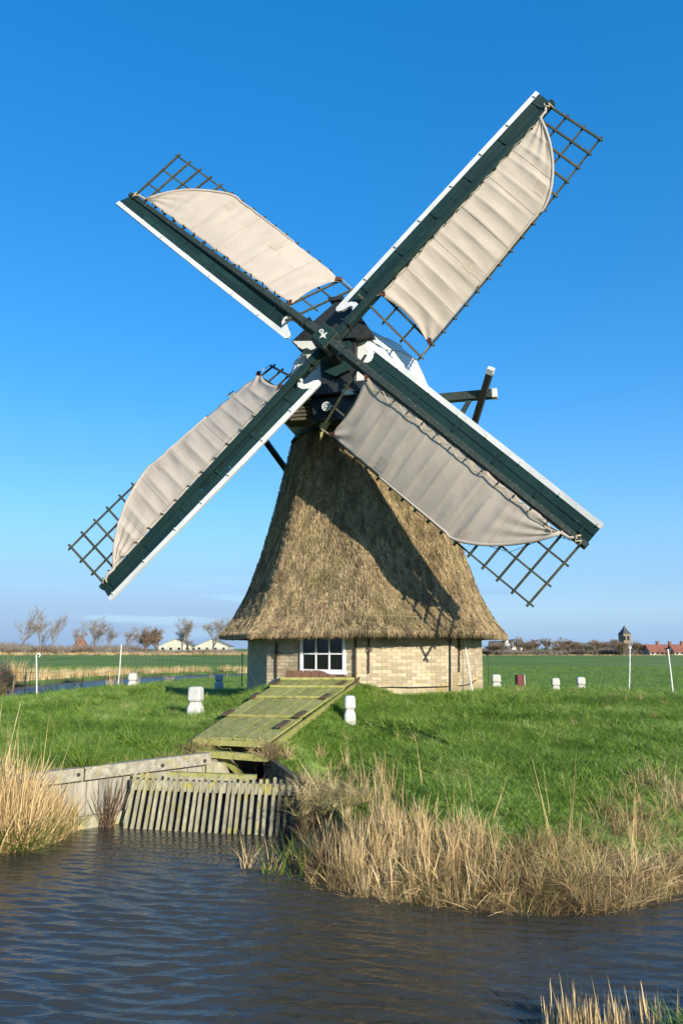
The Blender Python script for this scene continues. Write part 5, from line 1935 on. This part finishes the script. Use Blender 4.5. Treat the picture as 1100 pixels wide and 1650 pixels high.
# dark piled bank with an orange net, far left
hb_ = at(14, 1112, 24)
mb = MB()
e = empty('net_fence', (hb_.x, 24, 0.5))
tag(e, 'low orange mesh net fence at the left edge before the dark bank', 'fence')
for i in range(13):
    x_ = hb_.x - 1.9 + i * 0.23
    MB().beam((x_, 24, 0.6), (x_ + 0.02, 24, 1.62), 0.009, 0.009).build('net_strand', M['net_orange'], e)
for i in range(6):
    z_ = 0.72 + i * 0.17
    MB().beam((hb_.x - 2.0, 24.02, z_), (hb_.x + 0.95, 24.02, z_ - 0.02), 0.009, 0.009).build('net_strand', M['net_orange'], e)
MB().beam((hb_.x + 0.5, 24, 0.5), (hb_.x + 0.48, 24, 1.6), 0.04, 0.04).build('fence_post', M['grey_wood'], e)
n = 1500
bx, by = rng.uniform(-19.5, -12.9, n), rng.uniform(29.0, 30.5, n)
hz = rng.uniform(0.2, 1.35, n) * np.clip((-12.9 - bx) * 2, 0, 1)
hd = scatter('hedge', np.stack([bx, by, hz + 0.2], 1), rng.uniform(0.4, 0.7, n), rand_rot(n, 0.6), rng.integers(0, 2, n), variants('hedge_tuft', [
    lambda n: strand_mesh(n, M['reed_dark'], 26, 0.6, 0.03, 0.25, 0.5, 0.5, seg=2),
    lambda n: strand_mesh(n, M['grass'], 20, 0.4, 0.03, 0.25, 0.8, 0.6, seg=2)]))
tag(hd, 'dark overgrown bank behind the orange net', 'hedge', kind='stuff')


# ------------------------------------------------------------------ bare trees on the horizon
def make_tree(seed, h, spread, levels=6, trunk_r=0.020, lean=0.0, start=0.26, dens=3, tw_r=0.0016, low=0):
    rnd = random.Random(seed)
    tr, cr = MB(), MB()

    def branch(p, d, L, r_, lev):
        n_ = 3 if lev < 4 else 2
        pts = [p]
        dd_ = d.copy()
        for i in range(n_):
            dd_ = (dd_ + Vector((rnd.gauss(lean * .25, .13), rnd.gauss(0, .13), rnd.gauss(0.05, .08)))).normalized()
            pts.append(pts[-1] + dd_ * L / n_)
        tgt = tr if lev <= 1 else cr
        tgt.tube(pts, max(r_, tw_r * h), 4 if lev < 2 else 3, r1=max(r_ * 0.6, tw_r * h * 0.7))
        if lev >= levels:
            return
        k_ = dens + (1 if lev == 1 else 0) + (low if lev == 0 else 0)
        for j in range(k_):
            a_ = rnd.uniform(0, 2 * math.pi)
            sp = rnd.uniform(0.25, 0.85) * spread
            side_ = Vector((math.cos(a_), math.sin(a_), 0))
            nd = (dd_ + side_ * sp + Vector((0, 0, 0.10))).normalized()
            q = pts[-1] if j == 0 else pts[rnd.randint(1, n_)]
            branch(q, nd, L * rnd.uniform(0.62, 0.90), r_ * 0.55, lev + 1)
    d0 = Vector((lean, 0, 1)).normalized()
    branch(Vector((0, 0, 0)), d0, h * start, trunk_r * h, 0)
    return tr, cr


def measure(cr):
    return max(v[2] for v in cr.v)


def link_tree(tr, cr, base, h, wfac, m_tw, label, group, name='bare_tree'):
    s_ = h / measure(cr)
    xs_ = sorted(v[0] for v in cr.v)
    wfac = wfac / ((xs_[int(len(xs_) * .98)] - xs_[int(len(xs_) * .02)]) * s_)
    for m_ in (tr, cr):
        m_.v = [(v[0] * s_ * wfac + base[0], v[1] * s_ * wfac + base[1], v[2] * s_ + base[2]) for v in m_.v]
    e_ = empty(name, base)
    tag(e_, label, 'tree', group)
    tr.build('trunk', M['bark'], e_)
    cr.build('crown', M[m_tw], e_)
    return e_


def gb(px, Y):
    p = at(px, 1046, Y)
    return (p.x, Y, 0.3)


# px, top row, distance, width factor, lean, seed, twigs, label
LT = [
    (35, 974, 260, 1.0, -0.05, 3, 'twig', 'tallest bare tree at the far left, leaning right'),
    (68, 992, 280, 0.8, 0.10, 5, 'twig', 'slim bare tree, left one of a close pair on the left'),
    (82, 984, 270, 0.8, 0.05, 8, 'twig', 'bare tree with a pale trunk, right one of a close pair on the left'),
    (124, 998, 290, 0.7, 0.25, 12, 'twig', 'thin wind-bent bare tree left of the red roofed farmhouse'),
    (148, 991, 270, 1.0, 0.22, 15, 'twig', 'broad bare tree behind the red roofed farmhouse'),
    (172, 1006, 280, 0.8, 0.15, 18, 'twig', 'small bare tree leaning left of the leaning white pole'),
    (200, 1008, 280, 0.8, 0.20, 21, 'twig', 'bare tree directly behind the leaning white pole'),
    (220, 1009, 300, 0.9, 0.05, 24, 'twig', 'fine bare tree touching the left side of the brown brushy tree'),
    (236, 1008, 260, 1.0, 0.0, 27, 'twig_brown', 'dense brown brushy tree left of the farm sheds'),
    (256, 1010, 262, 1.0, 0.0, 29, 'twig_brown', 'second dense brown brushy tree, touching the first shed'),
    (294, 994, 290, 0.8, 0.02, 30, 'twig', 'bare tree in front of the left farm shed'),
    (305, 1003, 300, 0.8, 0.10, 33, 'twig', 'smaller bare tree between the two farm sheds'),
    (345, 993, 270, 1.15, 0.05, 36, 'twig', 'round bare tree in front of the right farm shed'),
]
LW = (40, 22, 26, 22, 36, 20, 24, 24, 26, 24, 26, 24, 44)
for (px, top, Y, wf, ln, sd_, tw_, lb), wpx in zip(LT, LW):
    h = (at(px, top, Y).z - 0.3)
    dense = tw_ == 'twig_brown'
    tr, cr = make_tree(sd_, 10, 0.9, 6, lean=ln * .7, start=0.25 if not dense else 0.16, dens=3, low=0 if not dense else 3, tw_r=0.0017 if not dense else 0.0026)
    link_tree(tr, cr, gb(px, Y), h, wpx * Y / 1269, tw_, lb, 'bare trees on the left horizon')
RT = [
    (793, 1034, 'twig_brown', 1.1, 'brown tree nearest to the right edge of the thatch'),
    (812, 1029, 'twig', 1.1, 'pale bare tree above the white gabled houses'),
    (832, 1024, 'twig', 1.1, 'tallest pale bare tree near the thatch on the right'),
    (848, 1033, 'twig_brown', 1.0, 'low brown tree right of the white gabled houses'),
    (864, 1029, 'twig_brown', 1.1, 'rounded brown tree above the first white cottage'),
    (886, 1027, 'twig_brown', 1.1, 'brown tree left of the tallest village tree'),
    (898, 1033, 'twig_brown', 1.0, 'short brown tree in the dip of the village tree line'),
    (915, 1025, 'twig_brown', 1.2, 'tallest brown tree in the middle of the village tree line'),
    (932, 1033, 'twig_brown', 1.0, 'short brown tree right of the tallest village tree'),
    (943, 1034, 'twig', 0.9, 'greyish bare tree in the low gap of the tree line'),
    (958, 1031, 'twig_brown', 1.2, 'broad brown tree at the left end of the churchyard'),
    (974, 1029, 'twig_brown', 1.2, 'broad brown tree second from the left in the churchyard'),
    (989, 1029, 'twig_brown', 1.1, 'brown tree touching the left side of the church tower'),
    (1003, 1033, 'twig_brown', 1.1, 'brown tree in front of the church tower'),
    (1019, 1031, 'twig_brown', 1.1, 'brown tree touching the right side of the church tower'),
    (1033, 1035, 'twig_brown', 1.1, 'sloping brown tree right of the church tower'),
    (1048, 1038, 'twig_brown', 1.0, 'low brown tree left of the orange roofed row'),
    (1072, 1037, 'twig', 0.9, 'small bare tree above the orange roofed row'),
]
for i, (px, top, tw_, wf, lb) in enumerate(RT):
    Y = 208 + (i * 37 % 30)
    b = gb(px, Y)
    h = at(px, top, Y).z - 0.3
    tr, cr = make_tree(60 + i, 10, 0.55, 6, start=0.24, dens=3, tw_r=0.0030, low=3)
    link_tree(tr, cr, b, h, wf * 23 * Y / 1269, tw_, lb, 'bare village trees on the right horizon')

# low brushwood and hedges at the foot of the trees
n = 5200
bx = np.concatenate([rng.uniform(-150, 0, 3000), rng.uniform(30, 125, 2200)])
by = np.concatenate([rng.uniform(240, 300, 3000), rng.uniform(212, 245, 2200)])
hh = np.concatenate([0.6 + 2.0 * fbm(bx[:3000] * 0.12, by[:3000] * 0 + 3, 3) ** 2 * 1.6, 0.5 + 1.3 * fbm(bx[3000:] * 0.10, by[3000:] * 0, 3)])
hh = hh * np.where((bx < -30) & (bx > -72), 0.5, 1.0)
br = scatter('brushwood', np.stack([bx, by, np.full(n, 0.25)], 1), hh, rand_rot(n, 0.1), rng.integers(0, 3, n), variants('brush', [
    lambda n: strand_mesh(n, M['twig_brown'], 60, 1.3, 0.10, 0.8, 0.4, 0.3, seg=2),
    lambda n: strand_mesh(n, M['twig'], 60, 1.5, 0.10, 0.9, 0.5, 0.3, seg=2),
    lambda n: strand_mesh(n, M['reed_dark'], 60, 1.0, 0.12, 0.9, 0.4, 0.3, seg=2)]))
tag(br, 'brown brushwood and hedges along the horizon', 'hedge', kind='stuff')
bx = rng.uniform(-130, 190, 2600)
by = np.where(bx < 10, rng.uniform(215, 222, 2600), rng.uniform(205, 212, 2600))
fr2 = scatter('field_edge_reeds', np.stack([bx, by, np.full(2600, 0.25)], 1), rng.uniform(0.5, 1.1, 2600) * np.where(bx < 10, 1, 0.45), rand_rot(2600, 0.1), rng.integers(0, 2, 2600), variants('edge_reed', [
    lambda n: strand_mesh(n, M['reed'], 40, 0.9, 0.06, 1.0, 0.2, 0.3, seg=2),
    lambda n: strand_mesh(n, M['reed_green'], 40, 0.6, 0.07, 1.0, 0.3, 0.4, seg=2)]))
tag(fr2, 'tan reeds along the far edge of the field', 'reeds', kind='stuff')


# ------------------------------------------------------------------ buildings far off
def gable_house(px, Y, w, dpt, hw, hr, wall_m, roof_m, label, group=None, name='house', rz=0.0, wins=2, cat='house', ridge_x=True, chimney=False, zb=0.2):
    x, y, z = gb(px, Y)
    z = zb
    e_ = empty(name, (x, y, z))
    tag(e_, label, cat, group)
    c, s_ = math.cos(rz), math.sin(rz)

    def T(a, b, q):
        return Vector((x + a * c - b * s_, y + a * s_ + b * c, z + q))
    m_ = MB()
    if ridge_x:
        prof = [(-dpt / 2, 0), (dpt / 2, 0), (dpt / 2, hw), (0, hw + hr - 0.1), (-dpt / 2, hw)]
        m_.prism([T(-w / 2, b, q) for b, q in prof], T(w / 2, 0, 0) - T(-w / 2, 0, 0))
    else:
        prof = [(-w / 2, 0), (w / 2, 0), (w / 2, hw), (0, hw + hr - 0.1), (-w / 2, hw)]
        m_.prism([T(a, -dpt / 2, q) for a, q in prof], T(0, dpt / 2, 0) - T(0, -dpt / 2, 0))
    m_.build('wall', M[wall_m], e_, fix=True)
    m_ = MB()
    if ridge_x:
        for sg in (-1, 1):
            m_.hexa([T(-w / 2 - .3, sg * (dpt / 2 + .35), hw - .3), T(w / 2 + .3, sg * (dpt / 2 + .35), hw - .3), T(w / 2 + .3, 0, hw + hr), T(-w / 2 - .3, 0, hw + hr),
                     T(-w / 2 - .3, sg * (dpt / 2 + .35), hw - .1), T(w / 2 + .3, sg * (dpt / 2 + .35), hw - .1), T(w / 2 + .3, 0, hw + hr + .2), T(-w / 2 - .3, 0, hw + hr + .2)])
    else:
        for sg in (-1, 1):
            m_.hexa([T(sg * (w / 2 + .35), -dpt / 2 - .3, hw - .3), T(sg * (w / 2 + .35), dpt / 2 + .3, hw - .3), T(0, dpt / 2 + .3, hw + hr), T(0, -dpt / 2 - .3, hw + hr),
                     T(sg * (w / 2 + .35), -dpt / 2 - .3, hw - .1), T(sg * (w / 2 + .35), dpt / 2 + .3, hw - .1), T(0, dpt / 2 + .3, hw + hr + .2), T(0, -dpt / 2 - .3, hw + hr + .2)])
    rf_ = m_.build('roof', M[roof_m], e_, fix=True)
    if chimney:
        MB().box(T(w * 0.3, 0, hw + hr + 0.4), (0.7, 0.7, 1.4)).build('chimney', M['house_brick'], rf_)
    for i in range(wins):
        a = -w / 2 + w * (i + 0.5) / wins
        MB().box(T(a, -dpt / 2 - 0.03, hw * 0.55), (min(1.4, w / wins * 0.5), 0.08, hw * 0.42), rz=rz).build('window', M['far_glass'], e_)
    return e_


gable_house(289, 420, 17, 22, 3.2, 3.6, 'shed_wall', 'roof_grey', 'left one of two pale low farm sheds on the horizon', 'farm sheds', 'farm_shed', wins=4, cat='shed', ridge_x=False)
gable_house(346, 420, 17, 22, 3.2, 3.4, 'shed_wall', 'roof_grey', 'right one of two pale low farm sheds, next to the thatch', 'farm sheds', 'farm_shed', wins=4, cat='shed', ridge_x=False)
gable_house(130, 330, 6.5, 12, 2.2, 5.2, 'house_brick', 'roof_red', 'farmhouse with a steep red roof among the left trees', None, 'farmhouse', wins=2, ridge_x=False, chimney=True, rz=0.3)
gable_house(815, 250, 2.5, 4.6, 2.24, 2.89, 'house_white', 'roof_dark', 'white gabled house, left one of a pair near the thatch', 'white village houses', wins=1, ridge_x=False)
gable_house(824.5, 250, 2.1, 4.6, 1.97, 2.63, 'house_white', 'roof_dark', 'white gabled house, right one of a pair near the thatch', 'white village houses', wins=1, ridge_x=False)
gable_house(803, 250, 5.6, 4.4, 1.62, 2.50, 'house_brick', 'roof_dark', 'brick house with a dark roof nearest to the thatch on the right', 'brick village houses', wins=3, chimney=True)
gable_house(841, 250, 2.1, 3.8, 2.18, 1.41, 'house_white', 'roof_dark', 'small white house right of the gabled pair', 'white village houses', wins=1, ridge_x=False)
gable_house(932, 250, 7.0, 4.7, 1.56, 1.56, 'house_white', 'roof_dark', 'low white cottage in the gap of the village tree line', 'white village houses', wins=3)
gable_house(945, 250, 7.5, 5.0, 1.62, 1.88, 'house_brick', 'roof_dark', 'dark brick house behind the low white cottage', 'brick village houses', wins=4, chimney=True)
gable_house(985, 232, 5.2, 4.5, 1.50, 1.20, 'house_brick', 'roof_dark', 'low dark building below the church tower', 'brick village houses', wins=2)
for i, (px, w, lb) in enumerate(((1052, 11, 'orange roofed house, first of the row right of the church'), (1072, 11, 'orange roofed house in the middle of the row'),
                                 (1091, 11, 'orange roofed house at the right edge of the photo'), (1110, 11, 'orange roofed house just beyond the right edge'))):
    gable_house(px, 214 + (i % 2) * 4, 3.9, 5, 1.2, 1.6, 'house_white' if i in (0, 2) else 'house_brick', 'roof_red', lb, 'orange roofed row houses', wins=3, chimney=True)
# church tower
x, y, z = gb(1007, 560)
ch = empty('church_tower', (x, y, 0.2))
tag(ch, 'square brick church tower with a pointed grey spire above the village trees', 'church tower')
tw2 = 3.1
th2 = at(1007, 1021, 560).z
MB().box((x, y, th2 / 2), (tw2 * 2, tw2 * 2, th2), rz=0.25).build('tower_wall', M['tower_brick'], ch)
tp = at(1007, 1008, 560).z
mb = MB()
pts = []
for r_, q in ((tw2 * 1.52, th2 - 0.1), (tw2 * 1.0, th2 + (tp - th2) * 0.25), (tw2 * 0.45, th2 + (tp - th2) * 0.62), (0.1, tp)):
    pts.append([Vector((x + r_ * math.cos(math.pi / 4 + 0.25 + k * math.pi / 2), y + r_ * math.sin(math.pi / 4 + 0.25 + k * math.pi / 2), q)) for k in range(4)])
mb.loft(pts).build('spire', M['roof_dark'], ch, fix=True)
for a in (-1.4, 1.4):
    MB().box((x + a, y - tw2 - 0.6 + a * 0.25, th2 - 3.2), (1.1, 0.5, 2.8), rz=0.25).build('belfry_opening', M['far_glass'], ch)

# clean helper props
for o in list(bpy.data.objects):
    if '_o' in o:
        del o['_o']
